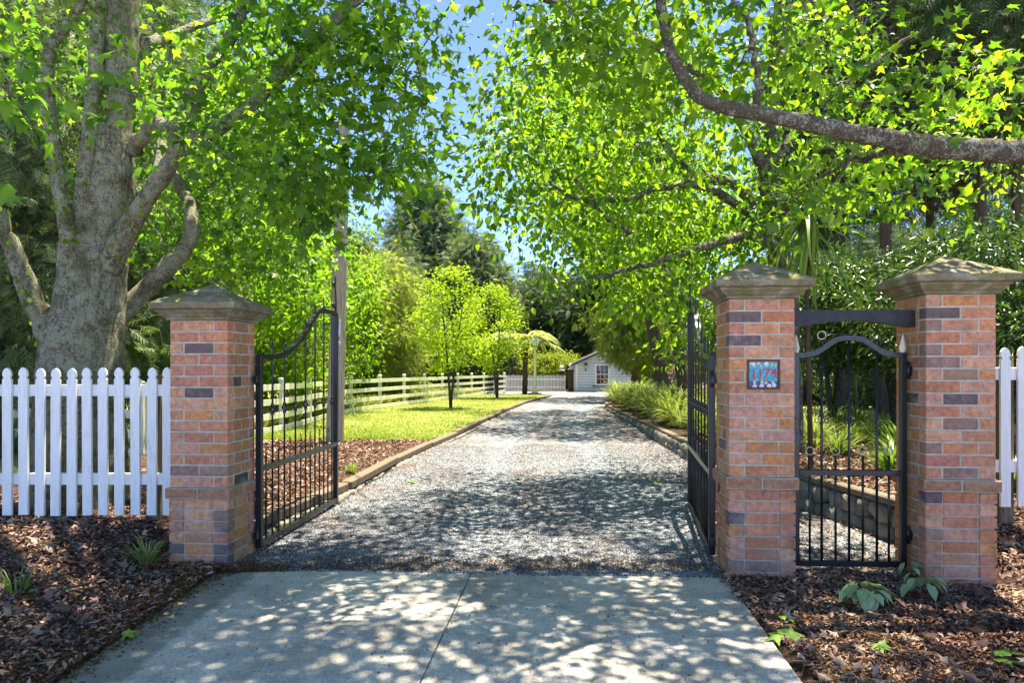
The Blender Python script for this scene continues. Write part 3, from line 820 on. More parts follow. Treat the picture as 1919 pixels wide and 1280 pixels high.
drive_gate('tall black iron gate seen nearly edge on by the plaque pillar', (1.60, 5.68), (1.94, 7.74))

t = thing('pedestrian_gate', 'small black iron gate with arched top between two brick pillars', 'gate', (P(1492, 0, 5.235)[0], 5.235, 0), A_GATE * .6)
B = M['black']
W, zb, zt = .768, .085, 1.655
for x in (0, W):
    o = MB().box((x, 0, (zb + zt) / 2), (.042, .042, zt - zb), 0, 0, .003).build('gate_post', B, t)
    MB().lathe([(.020, 0), (.028, .03), (.024, .05), (.002, .135)], (x, 0, zt + .001), 4, 0, False).build('spear_tip', M['ivory'], o)
MB().box((W / 2, 0, .105), (W - .044, .038, .04), 0, 0, .003).build('bottom_rail', B, t)
MB().box((W / 2, 0, .772), (W - .044, .038, .042), 0, 0, .003).build('middle_rail', B, t)
KX = W / .805
ARC = [(.0, 1.635), (.07, 1.64), (.14, 1.655), (.19, 1.678), (.24, 1.715), (.30, 1.752), (.36, 1.763), (.44, 1.763), (.50, 1.752), (.56, 1.715), (.615, 1.678), (.66, 1.655), (.735, 1.64), (W, 1.635)]
ARC = [(x * KX if x < W else W, z) for x, z in ARC]
mb = MB()
for (x0, z0), (x1, z1) in zip(ARC[:-1], ARC[1:]): mb.beam((x0, 0, z0), (x1 + .004, 0, z1), .038, .036)
mb.build('arched_rail', B, t)
az = lambda x: float(np.interp(x, [p[0] for p in ARC], [p[1] for p in ARC]))
for i, x in enumerate((.195 * KX, .402 * KX, .61 * KX)):
    top = az(x) + (.07 if i != 1 else 0)
    b = MB().tube([(x, 0, .12), (x, 0, top)], .010, 8).build('bar', B, t)
    if i == 0: MB().tube(ring_pts((x, 0, top + .032), .03), .005, 6, 0, False, True).build('ring', M['ring'], b)
    mb = MB()
    for sgn in (-1, 1):
        pts = [(x + sgn * .012, 0, 1.21), (x + sgn * .02, 0, 1.16)] + [(x + sgn * (.035 + .015 * math.cos(a)), 0, 1.155 + .016 * math.sin(a)) for a in np.linspace(R(180), R(430), 9)]
        mb.tube(pts, .004, 5)
    mb.build('scroll', B, b)
for x in (.105 * KX, .30 * KX, .505 * KX, .70 * KX):
    b = MB().tube([(x, 0, .12), (x, 0, .90)], .009, 8).build('bar', B, t)
    MB().tube(ring_pts((x, 0, .93), .029), .0045, 6, 0, False, True).build('ring', M['ring'], b)
mb = MB()
for sgn in (-1, 1):
    cx = .384 + sgn * .10
    mb.tube([(.384 + sgn * .015, 0, 1.79), (.384 + sgn * .05, 0, 1.80)] + [(cx + .03 * math.cos(a) * sgn, 0, 1.815 + .03 * math.sin(a)) for a in np.linspace(R(220), R(520), 12)], .004, 5)
    mb.tube([(.384 + sgn * .20 + .03 * math.cos(a) * sgn, 0, 1.765 + .035 * math.sin(a)) for a in np.linspace(R(100), R(430), 14)], .004, 5)
mb.tube([(.384, 0, 1.78), (.380, 0, 1.80), (.390, 0, 1.83)] + [(.402 + .012 * math.cos(a), 0, 1.842 + .012 * math.sin(a)) for a in np.linspace(R(180), R(-120), 9)], .004, 5)
mb.build('scrollwork', M['rust'], t)
for z in (.32, 1.52):
    mb = MB().box((W + .045, .0, z), (.05, .05, .07), 0, 0, .004); mb.tube([(W + .03, -.02, z - .06), (W + .03, -.02, z + .07)], .012, 8)
    mb.build('hinge', B, t)
MB().box((-.005, -.028, 1.12), (.035, .016, .11), 0, 0, .004).build('latch', B, t)

a = Vector(P(1483, 0, 5.17)); b = Vector(P(1709, 0, 5.15))
Lb = (b - a).length
t = thing('lintel_beam', 'black timber beam with arched underside above the pedestrian gate', 'beam', (a.x, a.y, 0), A_GATE * .2)
ol = [(0, 1.962), (Lb, 1.962), (Lb, 1.838)]
ol += [(Lb - .10 - (Lb - .2) * k / 10, 1.85 + .036 * math.sin(math.pi * k / 10)) for k in range(11)] + [(0, 1.842)]
MB().prism(ol, -.045, .045).build('timber', M['blackwood'], t)

# ------------------------------------------------------------------ picket fences
def picket_outline(w, h, z0):
    hw = w / 2
    return [(-hw, z0), (hw, z0), (hw, z0 + h - .095), (hw * .72, z0 + h - .088), (hw * .72, z0 + h - .075), (hw * .98, z0 + h - .06), (hw * .85, z0 + h - .03), (hw * .45, z0 + h - .008), (0, z0 + h),
            (-hw * .45, z0 + h - .008), (-hw * .85, z0 + h - .03), (-hw * .98, z0 + h - .06), (-hw * .72, z0 + h - .075), (-hw * .72, z0 + h - .088), (-hw, z0 + h - .095)]
def picket_fence(label, a, b, n, z0, h, rails, w=.075, posts=(), name='picket_fence', mat=None, th=.022, pw=.09):
    a, b = Vector((*a, 0)), Vector((*b, 0))
    d = b - a; L = d.length
    mat = mat or M['white']
    t = thing(name, label, 'fence', (a.x, a.y, 0), math.atan2(d.y, d.x))
    base = None
    for k in range(n):
        x = L * (k + .5) / n
        if base is None:
            base = MB().prism(picket_outline(w, h, 0), -th, 0).build('picket', mat, t); o = base
        else:
            o = base.copy(); COL.objects.link(o); o.parent = t
        o.location = (x + random.uniform(-.003, .003), random.uniform(-.002, .002), z0 + random.uniform(-.006, .006)); o.rotation_euler = (0, random.uniform(-.006, .006), 0)
    for z in rails:
        MB().box((L / 2, .024, z), (L, .042, .095), 0, 0, .003).build('rail', mat, t)
    for x in posts:
        zg = float(gz(a.x + d.x * x / L, a.y + d.y * x / L)) - .1
        MB().box((x, .095, (zg + z0 + h - .06) / 2), (pw, pw, z0 + h - .06 - zg), 0, 0, .004).build('post', M['wood_grey'] if name == 'picket_fence' else mat, t)
    return t
xa = P(-150, 0, 5.82)[0]; xb = P(331, 0, 5.82)[0]
picket_fence('long white picket fence in front of the lichen covered tree trunk', (xa, 5.84), (xb, 5.82), 16, .335, 1.21, (.63, 1.36), posts=(.3, 1.9))
xa = P(1866, 0, 5.36)[0]
picket_fence('short white picket fence cut by the right edge of the photo', (xa, 5.36), (xa + 1.5, 5.28), 12, .50, 1.20, (.80, 1.50), w=.072, posts=(.115, 1.4), pw=.10)

# ------------------------------------------------------------------ rail fence along the lawn
def rail_fence(label, pts, gap=2.4):
    t = thing('rail_fence', label, 'fence', (pts[0][0], pts[0][1], 0))
    ox, oy = pts[0]
    L = [0]
    for p, q2 in zip(pts[:-1], pts[1:]): L.append(L[-1] + math.dist(p, q2))
    n = int(L[-1] / gap)
    at = lambda s: (float(np.interp(s, L, [p[0] for p in pts])) - ox, float(np.interp(s, L, [p[1] for p in pts])) - oy)
    st = [L[-1] * k / n for k in range(n + 1)]
    for k in range(n + 1):
        x, y = at(st[k])
        MB().box((x, y, .62), (.11, .11, 1.36), 0, 0, .006).lathe([(.085, 0), (.085, .02), (.01, .06)], (x, y, 1.301), 4, 0, False).build('post', M['cream'], t)
        if k < n:
            x1, y1 = at(st[k + 1])
            dx, dy = x1 - x, y1 - y; l = math.hypot(dx, dy)
            ox2, oy2 = dy / l * .075, -dx / l * .075
            for z in (.17, .47, .80, 1.13):
                MB().beam((x + ox2, y + oy2, z), (x1 + ox2, y1 + oy2, z + random.uniform(-.012, .012)), .03, .135, 0, .003).build('rail', M['cream'], t)
    return t
rail_fence('cream post and rail fence running along the sunny lawn', [(-5.95, 11.7), (-5.4, 16.5), (-5.6, 23.6), (-3.3, 34), (-.5, 46)])
rail_fence('cream post and rail fence glimpsed behind the big trunk', [(-13, 12.6), (-9.5, 12.1), (-6.12, 11.7)])

# ------------------------------------------------------------------ drive edging
def stone_mesh(c, d, rz):
    vs, fs = [], []
    U, Wn = 6, 8
    ph = rng.random(6) * 6
    for i in range(U + 1):
        th = math.pi * i / U
        for k in range(Wn):
            a = 2 * math.pi * k / Wn
            x, y, z = math.sin(th) * math.cos(a), math.sin(th) * math.sin(a), math.cos(th)
            p = .55
            x, y, z = [math.copysign(abs(q2) ** p, q2) for q2 in (x, y, z)]
            w = 1 + .14 * math.sin(3 * x + ph[0] + 2 * z) + .10 * math.sin(4 * y + ph[1] - 2 * x) + .07 * math.sin(5 * z + ph[2])
            x, y, z = x * w * d[0] / 2, y * w * d[1] / 2, z * w * d[2] / 2
            vs.append((c[0] + x * math.cos(rz) - y * math.sin(rz), c[1] + x * math.sin(rz) + y * math.cos(rz), c[2] + z))
    for i in range(U):
        for k in range(Wn):
            fs.append((i * Wn + k, (i + 1) * Wn + k, (i + 1) * Wn + (k + 1) % Wn, i * Wn + (k + 1) % Wn))
    return vs, fs
def edging(name, label, ef, y0, y1, hf, cap_h, sgn, slen):
    t = thing(name, label, 'edging', (float(ef(y0)), y0, 0))
    ox, oy = float(ef(y0)), y0
    mb = MB(); y = y0
    while y < y1:
        h = float(hf(y))
        s = .20 + .12 * random.random()
        dx = float(ef(y + .1) - ef(y)); rz = math.atan2(.1, dx)
        rows = 2 if h > .24 else 1
        for r in range(rows):
            hh = h / rows
            v, f = stone_mesh((float(ef(y + s / 2)) - ox + random.uniform(-.02, .02) + sgn * .06 + sgn * .02 * r, y + s / 2 - oy + r * .09, hh * (r + .5) - .01), (s * 1.12, .22, hh * 1.18), rz)
            mb.add(v, f, 0, True)
        y += s
    mb.build('stones', M['fieldstone'], t)
    y = y0
    while y < y1:
        e = min(y + slen, y1)
        h0, h1 = float(hf(y)), float(hf(e))
        j1, j2, jx_ = random.uniform(-.016, .016), random.uniform(-.016, .016), random.uniform(-.018, .018)
        MB().beam((float(ef(y)) - ox + sgn * .075 + jx_, y - oy + .01, h0 + cap_h / 2 + j1), (float(ef(e)) - ox + sgn * .075 + jx_, e - oy - .018, h1 + cap_h / 2 + j2), .14, cap_h, 0, .014).build('timber_sleeper', M['wood_grey'], t)
        y = e
    return t
edging('retaining_wall', 'mossy stone retaining wall with timber top right of the drive', edr, 5.75, 32, lambda y: np.interp(y, [5, 8, 13, 20, 32], [.33, .31, .25, .15, .05]), .07, 1, 2.4)
edging('timber_kerb', 'low timber and stone kerb between the lawn and the drive', edl, 6.25, 40.3, lambda y: np.interp(y, [6, 9, 20, 40], [.06, .07, .05, .01]), .10, -1, 2.4)

# ------------------------------------------------------------------ utility pole, its signs and wire
pb, pt = Vector(P(627, 845, 13.4)), Vector(P(646, 195, 13.4))
pb.z = 0
t = thing('utility_pole', 'weathered square timber power pole behind the open gate', 'pole', pb)
mb = MB()
d = pt - pb
for k in range(8):
    a, b = pb + d * k / 8 - pb, pb + d * (k + 1) / 8 - pb
    w = .32 - .10 * (k + .5) / 8
n = 12
vs, fs = [], []
for k in range(n + 1):
    c = d * k / n; w = (.31 - .11 * k / n) / 2; q3 = w * .75
    for x, y in ((-w, -q3), (-q3, -w), (q3, -w), (w, -q3), (w, q3), (q3, w), (-q3, w), (-w, q3)):
        ca, sa = math.cos(.35), math.sin(.35)
        vs.append((c.x + x * ca - y * sa, c.y + x * sa + y * ca, c.z - (.2 if k == 0 else 0)))
for k in range(n):
    for i in range(8): fs.append((k * 8 + i, k * 8 + (i + 1) % 8, (k + 1) * 8 + (i + 1) % 8, (k + 1) * 8 + i))
fs.append(tuple(n * 8 + i for i in range(8)))
MB().add(vs, fs).build('pole_shaft', M['wood_pole'], t)
MB().box((d.x, d.y, d.z - .4), (1.5, .09, .11), .3, 0, .006).build('crossarm', M['wood_grey'], t)
for k in (-.6, .0, .6):
    MB().lathe([(.02, 0), (.05, .02), (.03, .06), (.055, .09), (.03, .14), (.01, .15)], (d.x + k * math.cos(.3), d.y + k * math.sin(.3), d.z - .343), 10).build('insulator', M['lampglass'], t)
c = Vector(P(630, 615, 13.19))
t = thing('warning_sign', 'white upright warning plate with a red lightning bolt on the pole', 'sign', (c.x + .03, c.y, c.z), .35)
pl = MB().box((0, 0, 0), (.115, .008, .31), 0, 0, .002).build('plate', M['sign_white'], t)
MB().prism([(.012, .095), (-.022, .0), (.0, .004), (-.018, -.085), (.028, .02), (.006, .016), (.034, .095)][::-1], -.0075, -.003).build('lightning_bolt', M['sign_red'], pl)
text_mesh('DANGER', .026, .001, M['ink'], pl, 'lettering', (0, -.0055, .128))
text_mesh('LIVE WIRES', .019, .001, M['sign_red'], pl, 'lettering', (0, -.0055, -.128))
c = Vector(P(631, 643, 13.19))
t = thing('pole_tag', 'tiny white number tag under the lightning bolt plate', 'tag', (c.x + .03, c.y, c.z), .35)
pl = MB().box((0, 0, 0), (.10, .008, .05), 0, 0, .002).build('plate', M['sign_white'], t)
MB().box((0, -.0052, 0), (.06, .002, .012)).build('marking', M['ink'], pl)
w0 = pt + Vector((.55, .1, -.15)); w1 = Vector((2.6, 1.0, 7.2))
mb = MB().tube([w0.lerp(w1, k / 20) - Vector((0, 0, .5 * math.sin(math.pi * k / 20))) for k in range(21)], .011, 6)
tag(mb.build('power_line', M['cable']), 'thin dark wire crossing the blue gap in the canopy', 'wire')

# ------------------------------------------------------------------ far end: shed, fence, lamp
SY = 48.5
x0, x1 = P(1081, 0, SY)[0], P(1187, 0, SY)[0]
xc = (x0 + x1) / 2; ev, apx = 1.93, 2.80
DEP = 4.2
t = thing('garden_shed', 'white weatherboard shed with dark gable roof at the end of the drive', 'shed', (xc, SY, 0))
hw = (x1 - x0) / 2
gab = lambda x: ev + (apx - ev) * (1 - abs(x) / hw)
mb = MB()
mb.prism([(-hw, 0), (hw, 0), (hw, ev), (0, apx), (-hw, ev)], .02, DEP)
zk = .1
while zk < apx - .05:            # lapped weatherboards on the front
    z2 = min(zk + .19, apx - .02)
    hwk = hw if z2 < ev else hw * (apx - z2) / (apx - ev)
    hwk0 = hw if zk < ev else hw * (apx - zk) / (apx - ev)
    mb.add([(-hwk0, -.05, zk), (hwk0, -.05, zk), (hwk, .016, z2), (-hwk, .016, z2), (-hwk0, .02, zk), (hwk0, .02, zk)], [(0, 1, 2, 3), (0, 4, 5, 1)])
    if zk > .15: mb.add([(-hwk0, -.0515, zk - .012), (hwk0, -.0515, zk - .012), (hwk0, -.0515, zk + .016), (-hwk0, -.0515, zk + .016)], [(0, 1, 2, 3)], 1)  # thin grey strip paints the shadow line at each lap
    zk = z2
mb.build('wall', [M['shed_white'], M['lap_shade_grey']], t)
for sgn in (-1, 1):
    MB().box((sgn * (hw + .0), -.05, ev / 2), (.16, .09, ev - .02), 0, 0, .004).build('corner_board', M['white'], t)
mb = MB()
for sgn in (-1, 1):
    e = (sgn * (hw + .42), ev - .16); 
    a0, a1 = (0, apx + .03), e
    nx_, nz_ = (.10 * sgn * .4, .10)
    mb.prism([(0, apx + .14), (e[0], e[1] + .12), (e[0], e[1]), (0, apx + .02)][::sgn], -.35, DEP + .3)
mb.build('roof', M['roofing'], t)
xw = (P(1129, 0, SY)[0]) - xc
wf = MB()
ww, wz0, wz1 = 1.02, .47, 1.86
for sgn in (-1, 1): wf.box((xw + sgn * (ww / 2 - .05), -.07, (wz0 + wz1) / 2), (.14, .06, wz1 - wz0), 0, 0, .004)
wf.box((xw, -.073, wz1 + .03), (ww + .10, .06, .11), 0, 0, .004)
wf.box((xw, -.071, wz0 + .04), (ww - .18, .06, .12), 0, 0, .004)
wf = wf.build('window', M['white'], t)
MB().box((xw, -.058, (wz0 + wz1) / 2), (ww - .18, .012, wz1 - wz0)).build('pane', M['glass'], wf)
mb = MB()
for k in (1, 2): mb.box((xw - (ww - .24) / 2 + (ww - .24) * k / 3, -.072, (wz0 + wz1) / 2 + .05), (.018, .014, wz1 - wz0 - .10))
for k in (1, 2, 3): mb.box((xw, -.0725, wz0 + .10 + (wz1 - wz0 - .1) * k / 4), (ww - .24, .016, .018 if k != 2 else .045))
mb.build('glazing_bars', M['white'], wf)
MB().box((xw, -.07, wz0 - .06), (ww + .28, .12, .07), 0, 0, .006).build('sill', M['blue'], wf)
c = Vector(P(1098, 688, SY))
t = thing('wall_lantern', 'small black lantern mounted on the white shed front', 'lantern', (c.x, SY - .16, c.z))
MB().box((0, .10, -.16), (.09, .04, .24), 0, 0, .01).tube([(0, .1, -.24), (0, -.02, -.26), (0, -.03, -.16)], .016, 6).build('bracket', M['black'], t)
lb = MB().lathe([(.05, -.14), (.085, .12), (.085, .125)], (0, -.03, 0), 6, 0, False).build('lantern_glass', M['lampglass'], t)
mb = MB().lathe([(.14, .126), (.10, .19), (.03, .27), (.03, .30), (.008, .40)], (0, -.03, 0), 8, 0, False)
for k in range(6):
    a = math.pi / 3 * k
    mb.beam((.053 * math.cos(a), -.03 + .053 * math.sin(a), -.15), (.09 * math.cos(a), -.03 + .09 * math.sin(a), .13), .014, .014)
mb.lathe([(.03, -.22), (.06, -.141)], (0, -.03, 0), 8, 0, False).build('lantern_cage', M['black'], t)

fx0, fx1 = P(947, 0, 50)[0], P(1060, 0, 49.6)[0]
picket_fence('distant white picket fence behind the lamp post and tree fern', (fx0, 50), (fx1, 49.6), 42, .03, 1.12, (.3, .85), w=.062, posts=(.1, 2.1, 4.2), name='garden_fence')
for (px, Yq, hh, lab) in ((1053, 51.0, 1.45, 'brick garden post with white ball behind the far picket fence'), (1070.5, 48.9, 1.55, 'brown brick garden post with white ball beside the shed')):
    xq = P(px, 0, Yq)[0]
    t = thing('garden_post', lab, 'post', (xq, Yq, 0))
    MB().box((0, 0, hh / 2), (.36, .36, hh), 0, 0, .01).build('post_body', M['plaque_brick'] if 'plaque_brick' in M else M['rust'], t)
    MB().lathe([(.21, 0), (.21, .05), (.08, .09), (.06, .13), (.13, .18), (.16, .26), (.13, .34), (.06, .39), (.01, .40)], (0, 0, hh + .001), 12).build('ball_finial', M['white'], t)
xq = P(1075, 0, 48.7)[0]
picket_fence('narrow white lattice gate between brick post and shed wall', (xq, 48.75), (xq + .26, 48.7), 4, .05, 1.3, (.3, .9), w=.045, name='garden_gate')
xq, Yq = P(1003, 0, 41.5)[0], 41.5
t = thing('garden_lamp', 'tall cream lamp post with a round glass head by the lawn', 'lamp', (xq, Yq, 0))
MB().box((0, 0, .05), (.8, .7, .22), 0, 0, .03).build('plinth', M['fieldstone'], t)
MB().lathe([(.19, .16), (.19, .22), (.13, .30), (.10, .42), (.085, .50), (.072, 2.75), (.11, 2.78), (.11, 2.84), (.07, 2.90)], (0, 0, 0), 14).build('lamp_column', M['ivory'], t)
lg = MB().lathe([(.10, 2.901), (.17, 2.98), (.23, 3.14), (.21, 3.30), (.13, 3.40)], (0, 0, 0), 16).build('lamp_globe', M['lampglass'], t)
mb = MB().lathe([(.15, 3.401), (.10, 3.46), (.02, 3.55)], (0, 0, 0), 12)
for k in range(8):
    a = math.pi / 4 * k
    mb.tube([(.12 * math.cos(a), .12 * math.sin(a), 2.90), (.25 * math.cos(a), .25 * math.sin(a), 3.14), (.14 * math.cos(a), .14 * math.sin(a), 3.41)], .010, 5)
mb.build('lamp_cage', M['white'], t)
# orange parasol glimpsed behind the far fence
xq, Yq = P(990, 0, 54)[0], 54
t = thing('garden_umbrella', 'orange folded garden umbrella showing above the far picket fence', 'umbrella', (xq, Yq, 0))
MB().lathe([(.03, 0), (.03, 2.2)], (0, 0, 0), 8).build('umbrella_pole', M['wood_grey'], t)
MB().lathe([(.34, 1.15), (.36, 1.2), (.26, 1.6), (.08, 2.15)], (0, 0, 0), 10, 0, False).build('umbrella_cloth', M['orange'], t)

# house glimpsed through the pedestrian gate
hx, hy_ = P(1478, 0, 27)[0], 27.0
t = thing('house', 'dark boarded house with pale upper wall glimpsed through the pedestrian gate', 'house', (hx + 3, hy_ + 2.5, .1))
MB().box((0, 0, 1.0), (7.0, 5.0, 2.0)).build('lower_wall', M['house_dark'], t)
MB().box((0, 0, 2.85), (7.1, 5.1, 1.7)).build('upper_wall', M['house_pale'], t)
MB().prism([(-4.0, 3.7), (4.0, 3.7), (0, 5.6)], -2.9, 2.9).build('roof', M['roofing'], t)
for k in (-2.6, -1.2, .4, 2.0):
    w_ = MB().box((k, -2.56, 2.75), (.95, .08, 1.0), 0, 0, .01).build('window', M['white'], t)
    MB().box((k, -2.595, 2.75), (.8, .03, .85)).build('pane', M['glass'], w_)
for k in range(6):
    MB().box((-3.3 + k * 1.3, -3.2, .95), (.10, .10, 1.9)).build('veranda_post', M['house_dark'], t)
MB().box((0, -2.9, 1.95), (7.2, .9, .08)).build('veranda_roof', M['house_pale'], t)

# ------------------------------------------------------------------ trees
def smooth_path(pts, rad, per=6, jit=.0):
    pts = [np.array(p, float) for p in pts]
    out, rr = [], []
    n = len(pts)
    for i in range(n - 1):
        p0, p1, p2, p3 = pts[max(i - 1, 0)], pts[i], pts[i + 1], pts[min(i + 2, n - 1)]
        for k in range(per):
            t = k / per
            q = .5 * ((2 * p1) + (p2 - p0) * t + (2 * p0 - 5 * p1 + 4 * p2 - p3) * t * t + (3 * p1 - p0 - 3 * p2 + p3) * t ** 3)
            out.append(q + rng.normal(0, jit, 3) * (1 if i + k else 0)); rr.append(rad[i] + (rad[i + 1] - rad[i]) * t)
    out.append(pts[-1]); rr.append(rad[-1])
    return out, rr

class Tree:
    """limbs drawn by hand, twigs grown to each leaf cluster, leaves round the twig ends"""
    def __init__(s):
        s.mb = MB(); s.nodes = []; s.nr = []; s.ends = []
    def limb(s, pts, rad, seg=10, per=6, jit=.012, knob=.06, relief=0.0):
        p, r = smooth_path(pts, rad, per, jit)
        s.mb.tube(p, r, seg, 0, True, False, knob, relief)
        s.nodes += p; s.nr += r
        return s
    def grow(s, targets, tw=.012, droop=.15, n=6, seg=5, maxr=.05):
        targets = np.asarray(targets)
        nodes = np.array(s.nodes); nrs = np.array(s.nr)
        order = np.argsort([np.min(np.linalg.norm(nodes - t, axis=1)) for t in targets])
        buf = np.zeros((len(nodes) + len(targets) * n, 3)); buf[:len(nodes)] = nodes
        br = np.zeros(len(buf)); br[:len(nodes)] = nrs
        m = len(nodes)
        for i in order:
            tg = targets[i]
            dd = np.linalg.norm(buf[:m] - tg, axis=1) + np.where(buf[:m, 2] > tg[2] + 1.2, .6, 0)
            j = int(np.argmin(dd)); st = buf[j]; L = float(np.linalg.norm(tg - st))
            r0 = min(br[j] * .62, tw * (.35 + .5 * L), maxr)
            pts = []
            bend = rng.normal(0, .09 * L, 3)
            for k in range(n + 1):
                u = k / n
                q = st + (tg - st) * u + bend * math.sin(math.pi * u) + np.array([0, 0, droop * L * math.sin(math.pi * u)])
                pts.append(q + (rng.normal(0, .018 * L + .004, 3) if 0 < k else 0))
            rr = [max(r0 * (1 - .72 * k / n), .0032) for k in range(n + 1)]
            s.mb.tube(pts, rr, seg, 0, False)
            buf[m:m + n] = pts[1:]; br[m:m + n] = rr[1:]; m += n
            s.ends.append(pts)
        return s
    def leaves(s, per, spread, size, dropf=.6, up=.8, sel=None, extra=0):
        allp = np.array([e for e in s.ends])
        if extra:
            a_, b_ = s.leaves(per, spread, size, dropf, up), s.leaves(extra, spread * 1.1, size, dropf, up, sel)
            return tuple(np.concatenate(q_) for q_ in zip(a_, b_))
        if sel: allp = allp[[i for i in range(len(allp)) if sel(allp[i, -1])]]
        E = len(allp)            # E, n+1, 3
        idx = np.repeat(np.arange(E), per)
        u = 1 - .75 * rng.random(len(idx)) ** 1.4
        f = u * (allp.shape[1] - 1); i0 = np.minimum(f.astype(int), allp.shape[1] - 2); fr = (f - i0)[:, None]
        base = allp[idx, i0] * (1 - fr) + allp[idx, i0 + 1] * fr
        off = rng.normal(0, 1, (len(idx), 3)) * spread * np.array([1, 1, .75])
        pos = base + off
        ax = unit(off) + rng.normal(0, .5, off.shape); ax[:, 2] -= dropf
        nr = rng.normal(0, .55, off.shape); nr[:, 2] += up
        return pos, ax, nr, rng.uniform(size[0], size[1], len(idx))

def in_frame(p, x0, x1, y1):
    x = 960 + p[:, 0] / p[:, 1] * F; y = HY - (p[:, 2] - CH) / p[:, 1] * F
    return x, y
def img_targets(n, xr, yr, Yr, keep=None):
    out = []
    while len(out) < n:
        x, y, Yv = rng.uniform(*xr), rng.uniform(*yr), rng.uniform(*Yr)
        if keep and not keep(x, y): continue
        out.append(P(x, y, Yv))
    return out
def box_targets(n, a, b):
    return [tuple(rng.uniform(a[i], b[i]) for i in range(3)) for _ in range(n)]

def box_above(n, a, b):
    out = []
    while len(out) < n:
        p = tuple(rng.uniform(a[i], b[i]) for i in range(3))
        for _ in range(8):
            q_ = tuple(p[i] + rng.normal(0, (.30, .30, .22)[i]) for i in range(3))
            if q_[2] > CH + .521 * max(q_[1], 0) + .35: out.append(q_)
    return out
OVER = lambda p: p[2] > CH + .521 * max(p[1], 0) + .3 and 2.5 < p[1] < 6.4
# --- sky gap in the canopy, as an outline in the photograph (left edge, right edge by row)
GAP = [(-200, 790, 990), (0, 800, 975), (60, 865, 955), (110, 880, 935), (180, 872, 905), (230, 845, 905), (270, 800, 905), (320, 735, 880), (345, 700, 860), (420, 690, 860)]
def gap_l(y): return float(np.interp(y, [g_[0] for g_ in GAP], [g_[1] for g_ in GAP]))
def gap_r(y): return float(np.interp(y, [g_[0] for g_ in GAP], [g_[2] for g_ in GAP]))

# --- sweetgum on the left
PX = lambda x, y, Yv=6.55: P(x, y, Yv)
tr = thing('sweetgum_tree', 'big tree with lichen covered trunk behind the left picket fence', 'tree', (-3.95, 6.6, .2))
T1 = Tree()
T1.limb([PX(147, 1010), PX(148, 985), PX(149, 930), PX(150, 840), PX(150, 740), PX(160, 640), PX(170, 560), PX(180, 480), PX(192, 410), PX(205, 330), PX(213, 230), PX(220, 120), PX(226, 0), PX(232, -160), PX(238, -420, 6.6), PX(240, -700, 6.6)],
        [.60, .53, .44, .39, .355, .32, .295, .275, .235, .205, .185, .17, .155, .14, .10, .05], 120, 14, .0008, .006, .032)
T1.limb([PX(160, 520, 6.5), PX(150, 440, 6.42), PX(160, 330, 6.36), PX(175, 200, 6.34), PX(182, 80, 6.34), PX(190, -60, 6.4), PX(150, -300, 6.2)], [.11, .09, .072, .066, .06, .05, .03], 32, 12, .002, .02, .028)
T1.limb([PX(150, 560, 6.4), PX(128, 430, 6.3), PX(105, 300, 6.25), PX(92, 190, 6.2), PX(95, 90, 6.2), PX(145, 20, 6.2), PX(170, -60, 6.1)], [.08, .07, .06, .052, .047, .04, .025], 28, 12, .002, .02, .028)
T1.limb([PX(100, 640, 6.5), PX(60, 560, 6.4), PX(25, 470, 6.3), PX(-5, 390, 6.2), PX(-60, 260, 6.0)], [.12, .09, .075, .065, .04], 10)
T1.limb([PX(205, 500, 6.45), PX(240, 430, 6.35), PX(290, 350, 6.25), PX(345, 275, 6.1), PX(400, 245, 6.0), PX(462, 205, 5.9), PX(530, 140, 5.75), PX(600, 65, 5.6), PX(700, -30, 5.4), PX(800, -120, 5.2)], [.115, .09, .075, .068, .062, .056, .05, .044, .035, .02], 32, 12, .002, .02, .028)
T1.limb([PX(330, 290, 6.12), PX(352, 210, 6.1), PX(385, 130, 6.05), PX(440, 55, 6.0), PX(475, -20, 5.9), PX(520, -150, 5.7)], [.085, .075, .065, .055, .05, .03], 10)
T1.limb([PX(300, 340, 6.3), PX(330, 225, 6.9), PX(420, 175, 7.2), PX(540, 110, 7.4), PX(640, 115, 7.5), PX(720, 80, 7.6)], [.08, .065, .055, .05, .04, .02], 10)
T1.limb([PX(190, 625, 6.6), PX(245, 570, 6.75), PX(306, 508, 6.8), PX(352, 458, 6.8), PX(360, 405, 6.85), PX(338, 345, 7.0), PX(300, 290, 7.1), PX(300, 190, 7.3), PX(330, 60, 7.5)], [.11, .09, .08, .075, .068, .06, .05, .04, .03], 32, 12, .002, .02, .028)
T1.limb([PX(250, 280, 6.5), PX(285, 235, 6.1), PX(330, 238, 5.8)], [.07, .06, .04], 9)
T1.limb([PX(220, 120, 6.55), PX(280, 80, 6.8), PX(340, 60, 7.2), PX(420, 30, 7.6)], [.09, .07, .05, .03], 9)
T1.limb([PX(225, -100), P(400, -300, 5.6), P(600, -700, 4.6), P(640, -1600, 3.2)], [.11, .08, .06, .03], 9)
T1.limb([PX(225, -60), P(150, -400, 5.4), P(60, -1000, 4.0), P(-100, -2000, 2.6)], [.10, .08, .05, .03], 9)
left_ok = lambda x, y: x < gap_l(y) - 25 and not (585 < x < 695 and y > 215)
tg = img_targets(100, (430, 860), (-40, 330), (4.9, 6.8), left_ok)
tg += img_targets(45, (560, 800), (300, 430), (4.9, 7.0), lambda x, y: x < gap_l(y) + 10 - (y - 330) * .25 and not (585 < x < 700))
tg += img_targets(105, (270, 590), (170, 500), (7.2, 9.5), lambda x, y: x < gap_l(y) - 20)
tg += img_targets(36, (330, 590), (330, 540), (7.5, 10.0))
tg += img_targets(5, (0, 430), (-30, 200), (5.4, 6.2)) + img_targets(30, (0, 430), (-30, 260), (7.2, 9.5))
